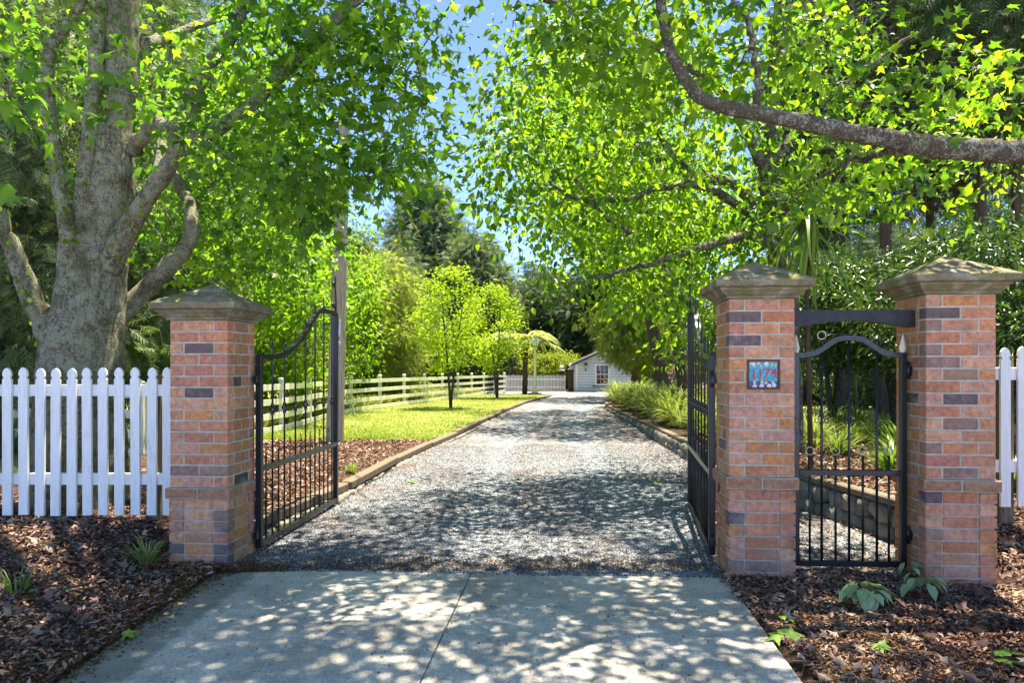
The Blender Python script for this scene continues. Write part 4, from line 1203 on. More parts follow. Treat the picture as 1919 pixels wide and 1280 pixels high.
tg += img_targets(10, (280, 520), (30, 300), (5.4, 6.2)) + img_targets(24, (250, 560), (30, 320), (7.2, 9.0))
tg += [P(8, 130, 3.4), P(30, 170, 3.5), P(-15, 200, 3.3)]
tg += box_targets(36, (-6.5, 5.0, 6.2), (-1.4, 8.5, 9.5))
tg += box_above(300, (-5.0, 2.6, 5.2), (-.3, 7.0, 8.6))
T1.grow(tg, .018, .05)
T1.mb.build('trunk', M['bark_left'], tr).location = (3.95, -6.6, -.2)
pos, ax, nr, sz = T1.leaves(30, .20, (.045, .115), .55, .8, OVER, 6)
scatter('crown', M['leaf_amber'], pos, ax, nr, sz, STAR, tr).location = (3.95, -6.6, -.2)

iv = np.array(T1.nodes[:420]); ir = np.array(T1.nr[:420])
n = 900
k = np.clip((212 + rng.integers(0, 190, n)), 0, len(iv) - 1)
a = rng.uniform(0, 2 * math.pi, n)
dv = np.stack([np.cos(a), np.sin(a), np.zeros(n)], 1)
pos = iv[k] + dv * (ir[k][:, None] + .015) + rng.normal(0, .03, (n, 3))
o = scatter('climbing_ivy', M['leaf_mid'], pos, dv * .4 + np.array([0, 0, -1]) + rng.normal(0, .4, (n, 3)), dv + rng.normal(0, .2, (n, 3)), rng.uniform(.03, .06, n), oval_leaf(.4, .03))
tag(o, 'small leaved ivy climbing the side stems of the lichen covered tree', 'ivy')
# --- green tree right of the drive, trunk behind the plaque pillar
tr = thing('garden_tree', 'wide bright green tree leaning over the drive behind the plaque pillar', 'tree', (3.75, 9.6, .3))
T2 = Tree()
Q = lambda x, y, Yv=9.6: P(x, y, Yv)
T2.limb([(3.78, 9.6, .1), (3.76, 9.6, .6), Q(1478, 640), Q(1474, 560), Q(1462, 480), Q(1450, 410), Q(1440, 330), Q(1448, 220), Q(1455, 80), Q(1470, -100), Q(1480, -260)], [.24, .19, .175, .165, .155, .14, .115, .095, .08, .05, .02], 14, 5, .012, .05)
T2.limb([Q(1470, 500), Q(1430, 430, 9.3), Q(1370, 375, 8.9), Q(1290, 345, 8.6), Q(1180, 370, 8.4), Q(1090, 375, 8.2), Q(1030, 340, 8.0)], [.09, .07, .055, .045, .034, .026, .016], 14, 6, .012, .05, .02)
T2.limb([Q(1180, 440, 8.6), Q(1130, 400, 8.5), Q(1085, 345, 8.4), Q(1040, 320, 8.3)], [.035, .03, .025, .015], 8)
T2.limb([Q(1455, 440), Q(1380, 350, 9.9), Q(1300, 330, 10.2), Q(1240, 300, 10.5), Q(1165, 262, 10.8)], [.085, .075, .065, .055, .04], 10)
T2.limb([Q(1300, 330, 10.2), Q(1230, 240, 10.3), Q(1210, 130, 10.2), Q(1190, 20, 10), Q(1160, -80, 9.8)], [.05, .045, .04, .035, .02], 8)
T2.limb([Q(1440, 340), Q(1400, 250, 9.2), Q(1330, 150, 8.8), Q(1210, 80, 8.4), Q(1080, 20, 8.0), Q(960, -30, 7.8)], [.075, .065, .055, .045, .035, .02], 9)
T2.limb([Q(1450, 300), Q(1530, 200, 9.8), Q(1620, 130, 9.8), Q(1720, 60, 9.8)], [.07, .055, .04, .02], 9)
T2.limb([Q(1470, 470), Q(1400, 440, 8.6), Q(1300, 470, 8.0), Q(1200, 500, 7.8), Q(1100, 520, 7.8)], [.07, .055, .045, .03, .015], 9)
T2.limb([Q(1462, 430), Q(1500, 340, 9.0), Q(1560, 300, 8.4), Q(1680, 280, 8.0)], [.07, .05, .04, .02], 9)
right_ok = lambda x, y: x > gap_r(y) + 10 and not (x < 960 and y > 460 - (x - 860) * .0) and not (x < 1120 and y > 545) and not (x < 1240 and y > 585) and not (1475 < x < 1560 and 300 < y < 560) and not (x < 1010 and y > 480 + (x - 930) * .9)
tg = img_targets(150, (870, 1300), (40, 600), (7.4, 11.5), right_ok)
tg += img_targets(34, (872, 1010), (40, 480), (7.4, 9.2), lambda x, y: x > gap_r(y) + 4 and not (x < 930 and y > 440)) + img_targets(66, (1000, 1340), (200, 640), (7.6, 10.5), right_ok)
tg += img_targets(34, (1130, 1320), (480, 690), (9.0, 13.0), right_ok)
tg += img_targets(95, (1280, 1600), (0, 420), (7.8, 11.5), right_ok)
tg += img_targets(40, (1300, 1480), (380, 560), (8.5, 11), right_ok)
tg += img_targets(20, (1640, 1919), (190, 380), (8.5, 11.5))
tg += box_above(120, (-.6, 6.0, 5.0), (4.2, 11.5, 9.0))
T2.grow(tg, .024, .06)
T2.mb.build('trunk', M['bark_branch'], tr).location = (-3.75, -9.6, -.3)
pos, ax, nr, sz = T2.leaves(29, .24, (.06, .135), .65, .7)
scatter('crown', M['leaf_near'], pos, ax, nr, sz, OVAL, tr).location = (-3.75, -9.6, -.3)

# --- roadside tree whose heavy limb crosses the top right
tr = thing('roadside_tree', 'tree at the right edge sending one heavy lichened limb across the view', 'tree', (5.3, 4.5, .1))
T3 = Tree()
B3 = lambda x, y, Yv=4.6: P(x, y, Yv)
T3.limb([(5.3, 4.5, -.1), (5.28, 4.5, .5), (5.2, 4.5, 1.8), (5.1, 4.55, 3.2), (5.0, 4.5, 5.0), (4.8, 4.2, 7.5), (4.6, 4.0, 9.5)], [.36, .27, .23, .20, .16, .10, .04], 16, 5, .01, .04)
T3.limb([(5.12, 4.55, 2.7), B3(2200, 292, 4.55), B3(2040, 290, 4.55), B3(1919, 286), B3(1780, 277), B3(1680, 262), B3(1560, 240), B3(1440, 215), B3(1335, 193), B3(1290, 155), B3(1258, 95), B3(1243, 30), B3(1230, -60), B3(1200, -200, 4.5), B3(1120, -420, 4.2)],
        [.13, .09, .08, .073, .068, .062, .054, .047, .042, .038, .036, .033, .03, .025, .015], 32, 12, .003, .03, .03)
T3.limb([B3(1750, 272), B3(1660, 285, 4.8), B3(1600, 300, 5.0), B3(1560, 320, 5.2), B3(1500, 345, 5.6)], [.03, .024, .018, .014, .008], 8)
T3.limb([B3(1425, 212), B3(1420, 140, 4.7), B3(1405, 60, 4.8), B3(1370, -20, 4.8), B3(1330, -120, 4.8)], [.026, .022, .02, .016, .01], 8)
T3.limb([(5.0, 4.5, 5.0), (3.6, 3.8, 5.6), (2.0, 2.8, 6.0), (.4, 2.0, 6.2)], [.10, .075, .05, .02], 9)
T3.limb([(5.05, 4.5, 4.4), (3.6, 5.2, 5.6), (2.2, 5.6, 6.4), (.9, 5.8, 7.0)], [.09, .07, .05, .02], 9)
T3.limb([(4.9, 4.4, 5.6), (4.0, 2.2, 6.4), (3.0, .6, 6.8), (2.0, -.6, 7)], [.09, .07, .05, .02], 9)
tg = img_targets(40, (1040, 1420), (-40, 200), (4.4, 6.2), lambda x, y: x > gap_r(y) + 60)
tg += img_targets(14, (1420, 1700), (0, 250), (4.6, 6.6)) + img_targets(12, (1700, 1919), (90, 250), (4.6, 6.6))
tg += img_targets(20, (1480, 1900), (240, 400), (4.8, 6.8), lambda x, y: y > 270)
tg += box_above(360, (-1.2, 2.8, 5.2), (3.4, 7.2, 8.4))
tg += box_targets(26, (1.8, 4.6, 5.4), (5.6, 7.0, 8.5))
T3.grow(tg, .021, .05)
T3.mb.build('trunk', M['bark_branch'], tr).location = (-5.3, -4.5, -.1)
pos, ax, nr, sz = T3.leaves(26, .20, (.05, .115), .6, .8, OVER, 22)
scatter('crown', M['leaf_near'], pos, ax, nr, sz, STAR, tr).location = (-5.3, -4.5, -.1)

# --- generic trees and shrubs made of leaf clumps on a branching skeleton
def clump_tree(name, label, cat, base, height, crown, mat, bark, tmpl, n_cl, per, spread, size, trunk_r, low=.25, group=None, dropf=.4, up=.7, lean=(0, 0), cone=0.0, stems=1, kind=None, dead=0):
    """crown: (rx, ry) half widths; cone 0 = round, 1 = pointed"""
    tr = thing(name, label, cat, base, 0, group)
    T = Tree()
    for s_ in range(stems):
        a = 2 * math.pi * s_ / max(stems, 1) + rng.random()
        sp = (.35 * crown[0] if stems > 1 else 0)
        tip = np.array([lean[0] + sp * math.cos(a), lean[1] + sp * math.sin(a), height * .93])
        T.limb([(0, 0, -.1), (tip[0] * .15, tip[1] * .15, height * .2), (tip[0] * .45, tip[1] * .45, height * .5), (tip[0] * .8, tip[1] * .8, height * .8), tuple(tip)],
               [trunk_r * 1.25, trunk_r, trunk_r * .7, trunk_r * .4, trunk_r * .12], 10, 5, .02 * trunk_r * 4, .06)
    tg = []
    z0 = height * low
    while len(tg) < n_cl:
        u = rng.uniform(0, 1)
        prof = (1 - cone) * math.sqrt(max(0, 1 - (2 * u - 1) ** 2)) + cone * (1 - u) ** .8
        if rng.random() > prof + .05: continue
        a = rng.uniform(0, 2 * math.pi); r = rng.uniform(.25, 1) ** .6 * prof * (1 + .22 * math.sin(3 * a + 7 * u))
        tg.append((lean[0] * u + crown[0] * r * math.cos(a), lean[1] * u + crown[1] * r * math.sin(a), z0 + (height - z0) * u))
    T.grow(tg, .016, .08, 5, 4, trunk_r * .5)
    pos, ax, nr, sz = T.leaves(per, spread, size, dropf, up)
    if dead:
        a = rng.uniform(0, 2 * math.pi, dead); r = rng.uniform(.3, 1.0, dead) * crown[0]
        T.grow(np.stack([r * np.cos(a), r * np.sin(a), rng.uniform(height * .14, height * .62, dead)], 1), .012, -.06, 5, 4, .03)
    T.mb.build('trunk', bark, tr)
    scatter('crown', mat, pos, ax, nr, sz, tmpl, tr)
    return tr
def at(px, Yv): return (P(px, 0, Yv)[0], Yv, float(gz(P(px, 0, Yv)[0], Yv)))

# left: dark conifers and sunny shrubs behind the big trunk
clump_tree('dark_conifer', 'dark drooping conifer left of the big trunk', 'tree', at(-20, 11), 9, (2.6, 2.4), M['needle_grey'], M['bark_dark'], SPRAY, 230, 46, .26, (.22, .42), .2, .10, None, .9, .4, dead=90)
clump_tree('dark_conifer', 'dark conifer showing between the big trunk and left pillar', 'tree', at(215, 14.5), 10, (2.8, 2.6), M['needle_grey'], M['bark_dark'], SPRAY, 240, 46, .30, (.26, .48), .2, .04, None, .9, .4, dead=90)
clump_tree('dark_conifer', 'tall dark conifer behind the top of the left tree', 'tree', at(90, 19), 15, (4.4, 4), M['needle_grey'], M['bark_dark'], SPRAY, 300, 50, .42, (.35, .7), .3, .08, None, .8, .4)
clump_tree('leafy_tree', 'sunny light green tree behind the left pillar cap', 'tree', at(430, 19), 7.5, (3.2, 3), M['leaf_mid'], M['bark_dark'], STAR, 210, 46, .30, (.11, .20), .12, .06, None, .5, .7)
clump_tree('leafy_tree', 'light green tree seen through the upper bars of the left gate', 'tree', at(575, 24), 7.6, (2.6, 2.6), M['leaf_mid'], M['bark_dark'], SMALL, 180, 60, .32, (.12, .22), .12, .04, None, .5, .7)
clump_tree('hedge_shrub', 'low yellowish shrub behind the rail fence and left gate', 'shrub', at(500, 21), 2.6, (2.3, 1.6), M['leaf_yellow'], M['bark_dark'], SMALL, 110, 60, .25, (.07, .14), .05, .0, None, .3, .8, stems=3)
clump_tree('bushy_conifer', 'olive bushy tree directly right of the power pole', 'tree', at(705, 32), 6.6, (2.5, 2.5), M['leaf_shrub'], M['bark_dark'], SPRAY, 260, 60, .30, (.22, .42), .14, .02, None, .5, .6)
clump_tree('bushy_conifer', 'grey green feathery tree behind the bushy olive one', 'tree', at(690, 45), 9.8, (4.2, 3.5), M['needle_grey'], M['bark_dark'], SPRAY, 260, 54, .42, (.35, .7), .2, .02, None, .4, .6)
clump_tree('garden_maple', 'small lime green maple on the lawn, nearer of the pair', 'tree', at(845, 26.4), 5.3, (1.65, 1.5), M['leaf_maple'], M['bark_dark'], STAR, 150, 34, .17, (.055, .115), .042, .28, 'lime maples on the lawn', .3, .9, (.05, 0), .25, 2)
clump_tree('garden_maple', 'small lime green maple on the lawn, farther from camera with leaning trunk', 'tree', at(932, 35.7), 5.6, (1.9, 1.8), M['leaf_maple'], M['bark_dark'], STAR, 150, 34, .21, (.07, .13), .06, .25, 'lime maples on the lawn', .3, .9, (-.25, 0), .15, 2)
clump_tree('tall_conifer', 'tall dark conifer rising into the blue sky gap', 'tree', at(800, 62), 17.6, (4.6, 4.2), M['needle_grey'], M['bark_dark'], SPRAY, 420, 62, .62, (.5, 1.0), .4, .04, None, .5, .6, (0, 0), .35)
clump_tree('tall_conifer', 'dark conifer right of the tallest one behind the maples', 'tree', at(890, 58), 12.5, (3.6, 3.4), M['needle_grey'], M['bark_dark'], SPRAY, 300, 56, .5, (.45, .85), .3, .03, None, .5, .6, (0, 0), .3)
clump_tree('tall_conifer', 'shadowy conifer behind the lamp post and pergola', 'tree', at(1040, 64), 9.6, (5.2, 3.5), M['needle_dark'], M['bark_dark'], SPRAY, 300, 56, .55, (.45, .85), .3, .02, None, .5, .6)
clump_tree('tall_conifer', 'dark conifer behind the shed roof', 'tree', at(1150, 60), 11.5, (5.0, 3.5), M['needle_dark'], M['bark_dark'], SPRAY, 300, 56, .55, (.45, .85), .3, .02, None, .5, .6)
clump_tree('vine_hedge', 'yellow green vine mound beside the shed roof', 'hedge', at(1042, 53), 2.75, (2.3, 1.2), M['leaf_yellow'], M['bark_dark'], SMALL, 130, 60, .26, (.10, .2), .05, .25, None, .3, .9, stems=3)
# right of the drive
clump_tree('drooping_conifer', 'brownish drooping conifer hiding the right of the shed', 'tree', at(1196, 33), 4.6, (1.75, 1.6), M['leaf_shrub'], M['bark_brown'], SPRAY, 200, 60, .24, (.18, .34), .24, .30, None, 1.0, .5, (-.55, 0))
clump_tree('tall_tree', 'tall tree with fibrous brown trunk right of the shed', 'tree', at(1252, 24), 12, (3.5, 4.2), M['leaf_mid'], M['bark_brown'], OVAL, 230, 44, .40, (.12, .22), .20, .36, None, .5, .7, (-2.8, 1))
clump_tree('tall_tree', 'tall leafy tree with trunk beside the open right gate', 'tree', at(1292, 19), 11, (3.2, 3.2), M['leaf_mid'], M['bark_brown'], OVAL, 190, 44, .36, (.11, .20), .15, .34, None, .5, .7, (-2.4, .3))
clump_tree('tall_tree', 'tall leafy tree behind the drooping conifer overhanging the far drive', 'tree', at(1235, 36), 13, (4.0, 5.0), M['leaf_mid'], M['bark_brown'], OVAL, 230, 44, .5, (.16, .28), .22, .34, None, .5, .7, (-3.2, 1))
RH = [(1560, 13.5, 3.3, 1.5, 'rhododendron bush between the pillar caps above the beam'), (1680, 12.2, 3.1, 1.4, 'rhododendron bush left of the rightmost pillar cap'), (1430, 16, 3.2, 1.7, 'dark rhododendron bush directly behind the plaque pillar'),
      (1800, 10.6, 3.2, 1.4, 'tall rhododendron bush behind the rightmost pillar'), (1930, 9.0, 3.0, 1.3, 'rhododendron bush over the short picket fence')]
for px, Yv, hh, rr, lab in RH:
    o = clump_tree('rhododendron', lab, 'shrub', at(px, Yv), hh, (rr, rr * .9), M['leaf_rhodo'], M['bark_dark'], SLIM, 150, 46, .17, (.10, .19), .045, .42 if px in (1560, 1680) else .2, None, .2, .8, stems=4)
    k = 15
    a = rng.uniform(0, 2 * math.pi, k); u = rng.uniform(.45, .98, k)
    cp = np.stack([rr * .95 * np.cos(a) * np.sqrt(1 - (u - .45) ** 2), rr * .9 * np.sin(a), hh * u], 1)
    for c_ in cp:
        scatter('flower_cluster', M['lilac'], c_ + rng.normal(0, .05, (14, 3)), rng.normal(0, 1, (14, 3)), rng.normal(0, 1, (14, 3)), rng.uniform(.03, .06, 14), SMALL, o)
FT = [(1575, 22, 14, 'forest tree with dark trunk above the black beam'), (1660, 19, 15, 'forest tree with dark trunk left of the rightmost pillar'), (1745, 24, 15, 'forest tree with trunk behind the rightmost cap'),
      (1840, 17, 14, 'forest tree with trunk right of the rightmost cap'), (1905, 21, 15, 'forest tree with trunk at the right picture edge'), (1525, 30, 15, 'farther forest tree seen over the plaque pillar'), (1960, 14, 13, 'forest tree just past the right picture edge')]
for i, (px, Yv, hh, lab) in enumerate(FT):
    clump_tree('forest_tree', lab, 'tree', at(px, Yv), hh, (2.7, 2.6), M['needle_brown'] if i in (1, 2, 3, 4) else M['needle_dark'], M['bark_brown'] if i in (1, 3, 4, 6) else M['bark_dark'], SPRAY, 105 if i in (1, 3, 4, 6) else 150, 36, .36, (.3, .6), .17, .45, 'dark forest trees on the right', .8, .5, dead=170 if i in (1, 3, 4, 6) else 50)
clump_tree('fallen_limb_tree', 'low leaning tree with a slanting trunk seen through the pedestrian gate', 'tree', at(1720, 13.5), 2.9, (1.6, 1.2), M['leaf_rhodo'], M['bark_brown'], SLIM, 100, 40, .2, (.1, .2), .15, .45, None, .3, .8, (-1.4, .2))
clump_tree('garden_shrub', 'rounded green shrub on the side lawn seen through the pedestrian gate', 'shrub', at(1640, 24), 2.2, (2.2, 1.4), M['leaf_rhodo'], M['bark_dark'], SMALL, 120, 50, .22, (.1, .18), .05, .0, None, .3, .8, stems=3)
# far woodland mass
n = 46000
xx = rng.uniform(-75, 75, n); 
dep = rng.uniform(68, 84, n)
top = 8.0 + 2.6 * np.sin(xx * .21) + 1.8 * np.sin(xx * .53 + 1) + np.where(np.abs(xx + 6) < 7, -1.0, 0) + .14 * np.maximum(0, np.abs(xx) - 8)
zz = rng.random(n) ** .8 * top + .5 + 4 * sst(66, 90, dep)
pos = np.stack([xx, dep, zz], 1)
tag(scatter('woodland', M['needle_dark'], pos, np.stack([rng.normal(0, 1, n), rng.normal(0, 1, n), rng.normal(-.4, .6, n)], 1), rng.normal(0, 1, (n, 3)), rng.uniform(.7, 1.7, n), SPRAY), 'dark far woodland behind the shed and garden', 'woodland', kind='stuff')
for sg, lab in ((-1, 'shadowy woodland along the left paddock'), (1, 'shadowy woodland behind the house on the right')):
    n = 22000
    xx = sg * rng.uniform(17, 30, n) if sg < 0 else rng.uniform(20, 34, n); dep = rng.uniform(14, 66, n)
    zz = rng.random(n) * (11 + 2 * np.sin(dep * .6))
    tag(scatter('woodland', M['needle_dark'], np.stack([xx, dep, zz], 1), np.stack([rng.normal(0, 1, n), rng.normal(0, 1, n), rng.normal(-.4, .6, n)], 1), rng.normal(0, 1, (n, 3)), rng.uniform(.6, 1.5, n), SPRAY), lab, 'woodland', kind='stuff')

# tree fern
xq, Yq = P(984, 0, 43)[0], 43
t = thing('tree_fern', 'tree fern with brown trunk and pale arching fronds beside the lamp', 'tree fern', (xq, Yq, 0))
MB().tube([(0, 0, -.1), (.02, 0, 1), (.05, 0, 2.2), (.04, 0, 3.1)], [.17, .14, .15, .22], 10, 0, True, False, .12).build('trunk', M['bark_brown'], t)
fp, fa, fn, fs_ = [], [], [], []
for k in range(22):
    a = 2 * math.pi * k / 22 + rng.normal(0, .1); L = rng.uniform(1.9, 2.8); rise = rng.uniform(.3, 1.3)
    mbp = []
    for u in np.linspace(.08, 1, 26):
        p = np.array([math.cos(a) * L * u, math.sin(a) * L * u, 3.1 + rise * math.sin(u * 2.2) * .9 - .9 * u * u])
        w = .5 * math.sin(math.pi * min(1, u * .93 + .07)) + .05
        for sgn in (-1, 1):
            fp.append(p); fa.append((-math.sin(a) * sgn + math.cos(a) * .45, math.cos(a) * sgn + math.sin(a) * .45, -.25)); fn.append((0, 0, 1)); fs_.append(w)
scatter('fronds', M['fern'], np.array(fp), np.array(fa), np.array(fn, float), np.array(fs_), SLIM, t)

# cabbage tree with hanging leaves
b = P(1517, 0, 7.9)
t = thing('cabbage_tree', 'slender cabbage tree with long hanging leaves above the plaque pillar', 'plant', (b[0], 7.9, .35))
zc = P(0, 385, 7.9)[2] - .35
MB().tube([(.02, 0, -.1), (0, 0, 1), (-.02, .02, 2), (0, 0, zc)], [.032, .028, .026, .03], 8, 0, True, False, .1).build('trunk', M['bark_brown'], t)
n = 150
a = rng.uniform(0, 2 * math.pi, n); el = rng.uniform(-1.5, 1.45, n)
ax = np.stack([np.cos(a) * np.cos(el), np.sin(a) * np.cos(el), np.sin(el)], 1)
pos = np.stack([rng.normal(0, .03, n), rng.normal(0, .03, n), zc + rng.normal(-.05, .1, n)], 1)
ln = np.where(el < -.7, rng.uniform(.7, 1.05, n), rng.uniform(.35, .65, n))
scatter('leaves', M['leaf_strap'], pos, ax, np.tile((0, 0, 1.0), (n, 1)) + rng.normal(0, .2, (n, 3)), ln, (BLADE[0] * np.array([.75, 1, 1]), BLADE[1]), t)

# strappy plants along the right bed
def strap_clump(label, x, y, n, h, mat, name='strap_plant', wide=1.0, group=None):
    t = thing(name, label, 'plant', (x, y, float(gz(x, y))), rng.random() * 6, group)
    a = rng.uniform(0, 2 * math.pi, n); el = rng.uniform(.55, 1.45, n)
    ax = np.stack([np.cos(a) * np.cos(el), np.sin(a) * np.cos(el), np.sin(el)], 1)
    r = h * .22 * rng.random(n)
    pos = np.stack([np.cos(a) * r, np.sin(a) * r, np.full(n, -.01)], 1)
    V = BLADE[0].copy(); V[:, 0] *= wide * 1.0; V[:, 2] = np.array([0, 0, .03, .03, -.10, -.10, -.40])
    scatter('leaves', mat, pos, ax, np.stack([-np.cos(a) * np.sin(el) * .999, -np.sin(a) * np.sin(el), np.cos(el)], 1), rng.uniform(h * .7, h * 1.25, n), (V, BLADE[1]), t)
    return t
cl = [(11.2, .45, 90, .60, 'leaf_strap', 1.2, 'dark strappy clump at the wall edge nearest the right gate'), (13.0, .55, 90, .65, 'leaf_strap', 1.0, 'strappy clump just past the nearest one by the wall'),
      (15, .5, 120, .62, 'grass_pale', .6, 'pale grass tuft leaning over the retaining wall'), (16.8, .7, 120, .70, 'grass_pale', .6, 'pale grass tuft in the middle of the drive border'),
      (18.5, .5, 120, .70, 'grass_pale', .6, 'grass tuft spilling onto the drive halfway along'), (20.5, .6, 130, .75, 'grass_pale', .6, 'tall pale grass past the middle of the border'),
      (23, .6, 130, .80, 'grass_pale', .6, 'tall grass tuft below the drooping conifer'), (25.5, .7, 140, .85, 'grass_pale', .6, 'far grass tuft where the border narrows'), (28.5, .7, 140, .85, 'leaf_strap', .8, 'farthest green tuft in front of the shed corner'),
      (14, 1.2, 110, .80, 'leaf_strap', 1.0, 'tall green strap plant behind the wall by the gate'), (17, 1.5, 110, .95, 'leaf_strap', 1.0, 'tall green strap plant deep in the border'),
      (20, 1.6, 110, 1.0, 'leaf_strap', 1.0, 'bushy green strap plant under the brown trunk'), (24, 1.8, 110, 1.1, 'leaf_strap', 1.0, 'large green strap plant beside the conifer trunk'), (12.3, 1.1, 100, .7, 'leaf_strap', .9, 'green strap plant seen between right gate bars')]
for y, off, n, h, mt, w, lab in cl:
    pale = mt == 'grass_pale'
    strap_clump('grass tuft in the dense border planting along the retaining wall' if pale else lab, float(edr(y)) + off, y, n * 2, h, M[mt], 'border_plant', w, 'tufts in the border planting' if pale else 'strap plants along the drive border')
GP = [(1525, 11.0, .55, 'grass_pale', 'pale grass clump left in the pedestrian gate opening'), (1570, 12.2, .6, 'leaf_strap', 'green strap clump behind the first long gate bar'), (1640, 11.4, .5, 'grass_pale', 'silvery grass clump right in the pedestrian gate opening'),
      (1600, 13.6, .6, 'leaf_strap', 'green clump at the lawn edge seen through the pedestrian gate'), (1672, 7.6, .42, 'leaf_strap', 'fresh green clump on the wall top at the gate hinge'), (1690, 9.5, .5, 'leaf_strap', 'green clump beside the rightmost pillar flank'),
      (1500, 13.5, .6, 'leaf_strap', 'green clump next to the plaque pillar edge'), (1545, 14.5, .6, 'grass_pale', 'pale clump farthest in the pedestrian gate opening'), (1905, 6.6, .4, 'leaf_strap', 'green clump behind the short picket fence')]
for px, Yv, h, mt, lab in GP:
    x = P(px, 0, Yv)[0]
    own = px in (1672, 1690, 1905)
    strap_clump(lab if own else 'leafy tuft in the mulch garden seen through the pedestrian gate', x, Yv, 150, h, M[mt], 'border_plant', .7, None if own else 'tufts behind the pedestrian gate')
strap_clump('tuft of grass at the foot of the left pillar', P(285, 0, 5.5)[0], 5.42, 70, .26, M['grass_pale'], 'grass_tuft', .8)
strap_clump('small grass tuft at the bottom left in dead leaves', P(60, 0, 4.9)[0], 4.75, 24, .28, M['leaf_strap'], 'grass_tuft', .8)
strap_clump('bright weed on the mulch behind the left gate', P(660, 0, 9.6)[0], 9.6, 60, .16, M['lawn_blade'], 'grass_tuft', 1.2)

for k in range(16):
    y = 12 + k * 1.15 + rng.uniform(-.3, .3)
    strap_clump('grass tuft in the dense border planting along the retaining wall', float(edr(y)) + rng.uniform(.35, 1.3), y, 260, .62 + .012 * y, M['grass_pale'] if k % 3 else M['lawn_blade'], 'border_plant', .7, 'tufts in the border planting')
for k in range(12):
    y = rng.uniform(9.0, 15)
    strap_clump('leafy tuft in the mulch garden seen through the pedestrian gate', P(rng.uniform(1500, 1690), 0, y)[0], y, 150, .42, M['lawn_blade'] if k % 2 else M['grass_pale'], 'border_plant', .7, 'tufts behind the pedestrian gate')
# stakes of a wire fence on the far lawn
for k, (px, lab) in enumerate(((1605, 'thin timber stake on the shaded lawn seen through the pedestrian gate'),)):
    x = P(px, 0, 21)[0]
    tag(MB().tube([(0, 0, -.1), (0, 0, 1.1), (.0, 0, 1.15)], [.035, .033, .02], 8).build('fence_stake', M['wood_grey']), lab, 'stake').location = (x, 21, float(gz(x, 21)))

# fallen sprigs, leaves and sticks
def on_ground(px, py):
    Yv = CH * F / (py - HY)
    for _ in range(6):
        x = (px - 960) / F * Yv
        z = max(float(gz(x, Yv)), .0)
        Yv = (CH - z - .02) * F / (py - HY)
    return ((px - 960) / F * Yv, Yv, z + .02)
def sprig(label, px, py, n, size, spread, mat):
    p = on_ground(px, py)
    t = thing('fallen_sprig', label, 'fallen leaves', p)
    MB().tube([(-.10, .02, .02), (-.02, 0, .06), (.06, .01, .075), (.14, .03, .05)], [.003, .004, .004, .002], 6).build('stem', M['bark_dark'], t)
    a = rng.uniform(0, 2 * math.pi, n)
    pos = np.stack([np.cos(a) * spread * .3, np.sin(a) * spread * .3, .09 + .06 * rng.random(n)], 1)
    ax = np.stack([np.cos(a), np.sin(a) * .8 - .35, -.75 + rng.normal(0, .3, n)], 1)
    scatter('leaves', mat, pos, ax, np.stack([np.cos(a) * .5, np.sin(a) * .5, np.ones(n)], 1), rng.uniform(size * .8, size * 1.2, n), oval_leaf(.30, .12), t)
sprig('large wilted leaf cluster lying in front of the pedestrian gate', 1622, 1135, 30, .125, .22, M['wilted'])
sprig('wilted pale green sprig right of the large cluster', 1725, 1120, 12, .11, .2, M['wilted'])
sprig('small wilted sprig at the foot of the rightmost pillar', 1705, 1090, 8, .08, .12, M['wilted'])
for px, py, s, lab in ((1880, 1245, .13, 'bright green fallen leaf in the bottom right corner'), (1470, 1200, .11, 'green fallen leaf beside the concrete edge on the right'), (1465, 1165, .09, 'pale green leaf near the concrete corner on the right'), (232, 1197, .08, 'green leaf lying left of the concrete apron'),
                     (345, 1118, .07, 'small green leaf near the left pillar foot'), (770, 905, .10, 'green leaf on the left edge of the gravel'), (1590, 1060, .0, ''), (1230, 905, .10, 'green leaf on the gravel near the right wall'), (795, 1043, .07, 'yellow green leaf on the gravel near the left gate'),
                     (1640, 1215, .07, 'small green leaf lying on the mulch below the wilted cluster')):
    if not lab: continue
    p = on_ground(px, py)
    n = 3
    a = rng.uniform(0, 6.28, n)
    o = scatter('fallen_leaf', M['fresh_fallen'], rng.normal(0, s * .2, (n, 3)) * np.array([1, 1, .1]) + np.array([0, 0, .02]), np.stack([np.cos(a), np.sin(a), rng.normal(0, .15, n)], 1), np.stack([rng.normal(0, .3, n), rng.normal(0, .3, n), np.ones(n)], 1), np.full(n, s), STAR)
    o.location = p
    tag(o, lab, 'leaf')
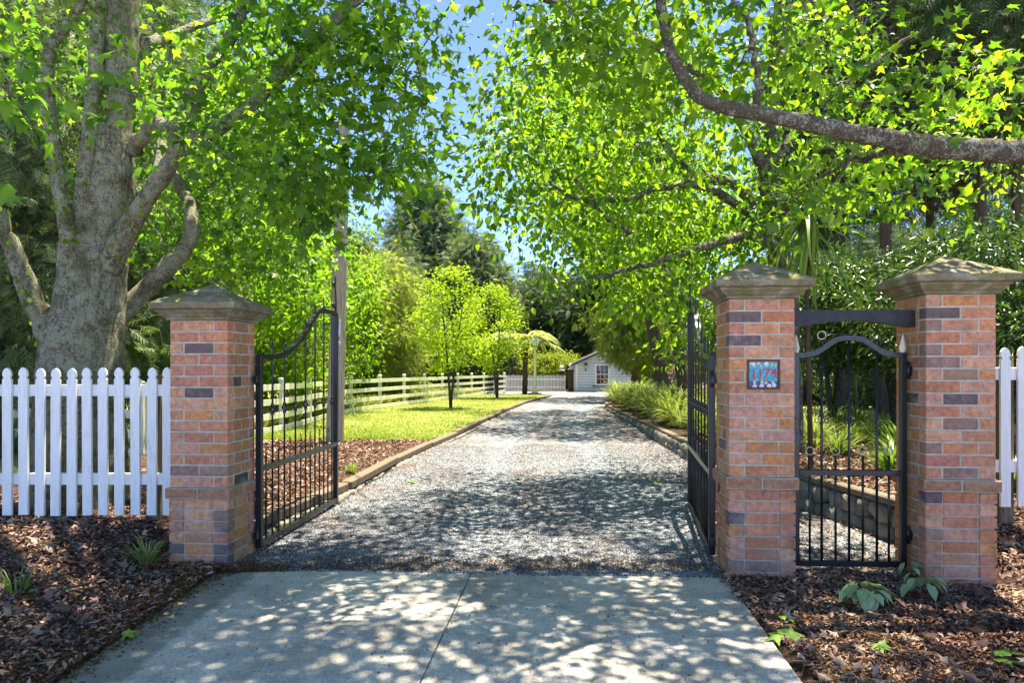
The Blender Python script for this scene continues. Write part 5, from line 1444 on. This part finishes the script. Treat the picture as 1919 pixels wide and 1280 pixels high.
for (xa_, ya_, xb_, yb_, r, lab) in ((215, 1090, 335, 1078, .011, 'pale forked stick lying below the left pillar'), (100, 1128, 135, 1098, .017, 'thick broken stick on the dead leaves at left'), (265, 1013, 290, 1060, .013, 'mossy stick leaning near the left pillar foot'), (95, 975, 165, 985, .008, 'thin twig under the picket fence'),
                                  (1500, 1070, 1690, 1082, .008, 'long pale twig along the foot of the pedestrian gate'), (1830, 1152, 1919, 1168, .013, 'lichened stick at the right picture edge'), (1540, 1128, 1600, 1142, .005, 'thin twig left of the wilted cluster'), (1690, 1146, 1760, 1158, .005, 'thin pale twig right of the wilted cluster'),
                                  (1660, 1245, 1720, 1232, .006, 'short brown twig on the mulch at the bottom right'), (30, 1230, 120, 1262, .007, 'brown twig in the bottom left corner'), (150, 1150, 230, 1128, .006, 'dark twig in the middle of the left dead leaves')):
    a, b = Vector(on_ground(xa_, ya_)), Vector(on_ground(xb_, yb_))
    mid1, mid2 = a.lerp(b, .35) + Vector((0, .03, .02)), a.lerp(b, .7) + Vector((0, -.02, .012))
    mb = MB().tube([Vector((0, 0, 0)), mid1 - a, mid2 - a, b - a], [r, r * .9, r * .75, r * .5], 7, 0, True, False, .15)
    sd = (b - a).cross(Vector((0, 0, 1))).normalized() * .12
    mb.tube([mid1 - a, mid1 - a + (b - a) * .2 + sd * .6, mid1 - a + (b - a) * .35 + sd], [r * .5, r * .4, r * .25], 6)
    o = mb.build('fallen_stick', M['bark_branch']); o.location = a + Vector((0, 0, r * .6))
    tag(o, lab, 'stick')

# ------------------------------------------------------------------ light, sky, camera
sdir = Vector((.13, .17, 1.0)).normalized()
el = math.asin(sdir.z); az = math.atan2(sdir.x, sdir.y)
w = bpy.data.worlds.new('World'); scene.world = w; w.use_nodes = True
nt = w.node_tree; bg = nt.nodes['Background']
sky = nt.nodes.new('ShaderNodeTexSky'); sky.sky_type = 'NISHITA'; sky.sun_disc = False
sky.sun_elevation = el; sky.sun_rotation = az; sky.air_density = .15; sky.dust_density = .0; sky.ozone_density = 5.0
nt.links.new(sky.outputs[0], bg.inputs[0]); bg.inputs[1].default_value = .15
sl = bpy.data.lights.new('sun', 'SUN'); sl.energy = 2.0; sl.angle = R(.6); sl.color = (1, .95, .85)
so = bpy.data.objects.new('sun', sl); COL.objects.link(so); so.location = (10, -10, 30)
so.rotation_euler = (-sdir).to_track_quat('-Z', 'Y').to_euler()
cam = bpy.data.cameras.new('camera'); co = bpy.data.objects.new('camera', cam); COL.objects.link(co)
co.location = (0, 0, CH); co.rotation_euler = (math.pi / 2, 0, 0)
cam.sensor_width = 36; cam.lens = F / 1919 * 36; cam.shift_y = (HY - 640) / 1919; cam.clip_end = 2000; cam.clip_start = .05
scene.camera = co
vs_ = scene.view_settings
vs_.view_transform = 'Standard'; vs_.look = 'None'; vs_.gamma = 1; vs_.exposure = 3.3
vs_.use_white_balance = True; vs_.white_balance_temperature = 7350; vs_.white_balance_tint = 8
cy = scene.cycles
cy.max_bounces = 7; cy.diffuse_bounces = 4; cy.glossy_bounces = 2; cy.transmission_bounces = 4; cy.transparent_max_bounces = 4
cy.use_denoising = True; cy.sample_clamp_indirect = 6
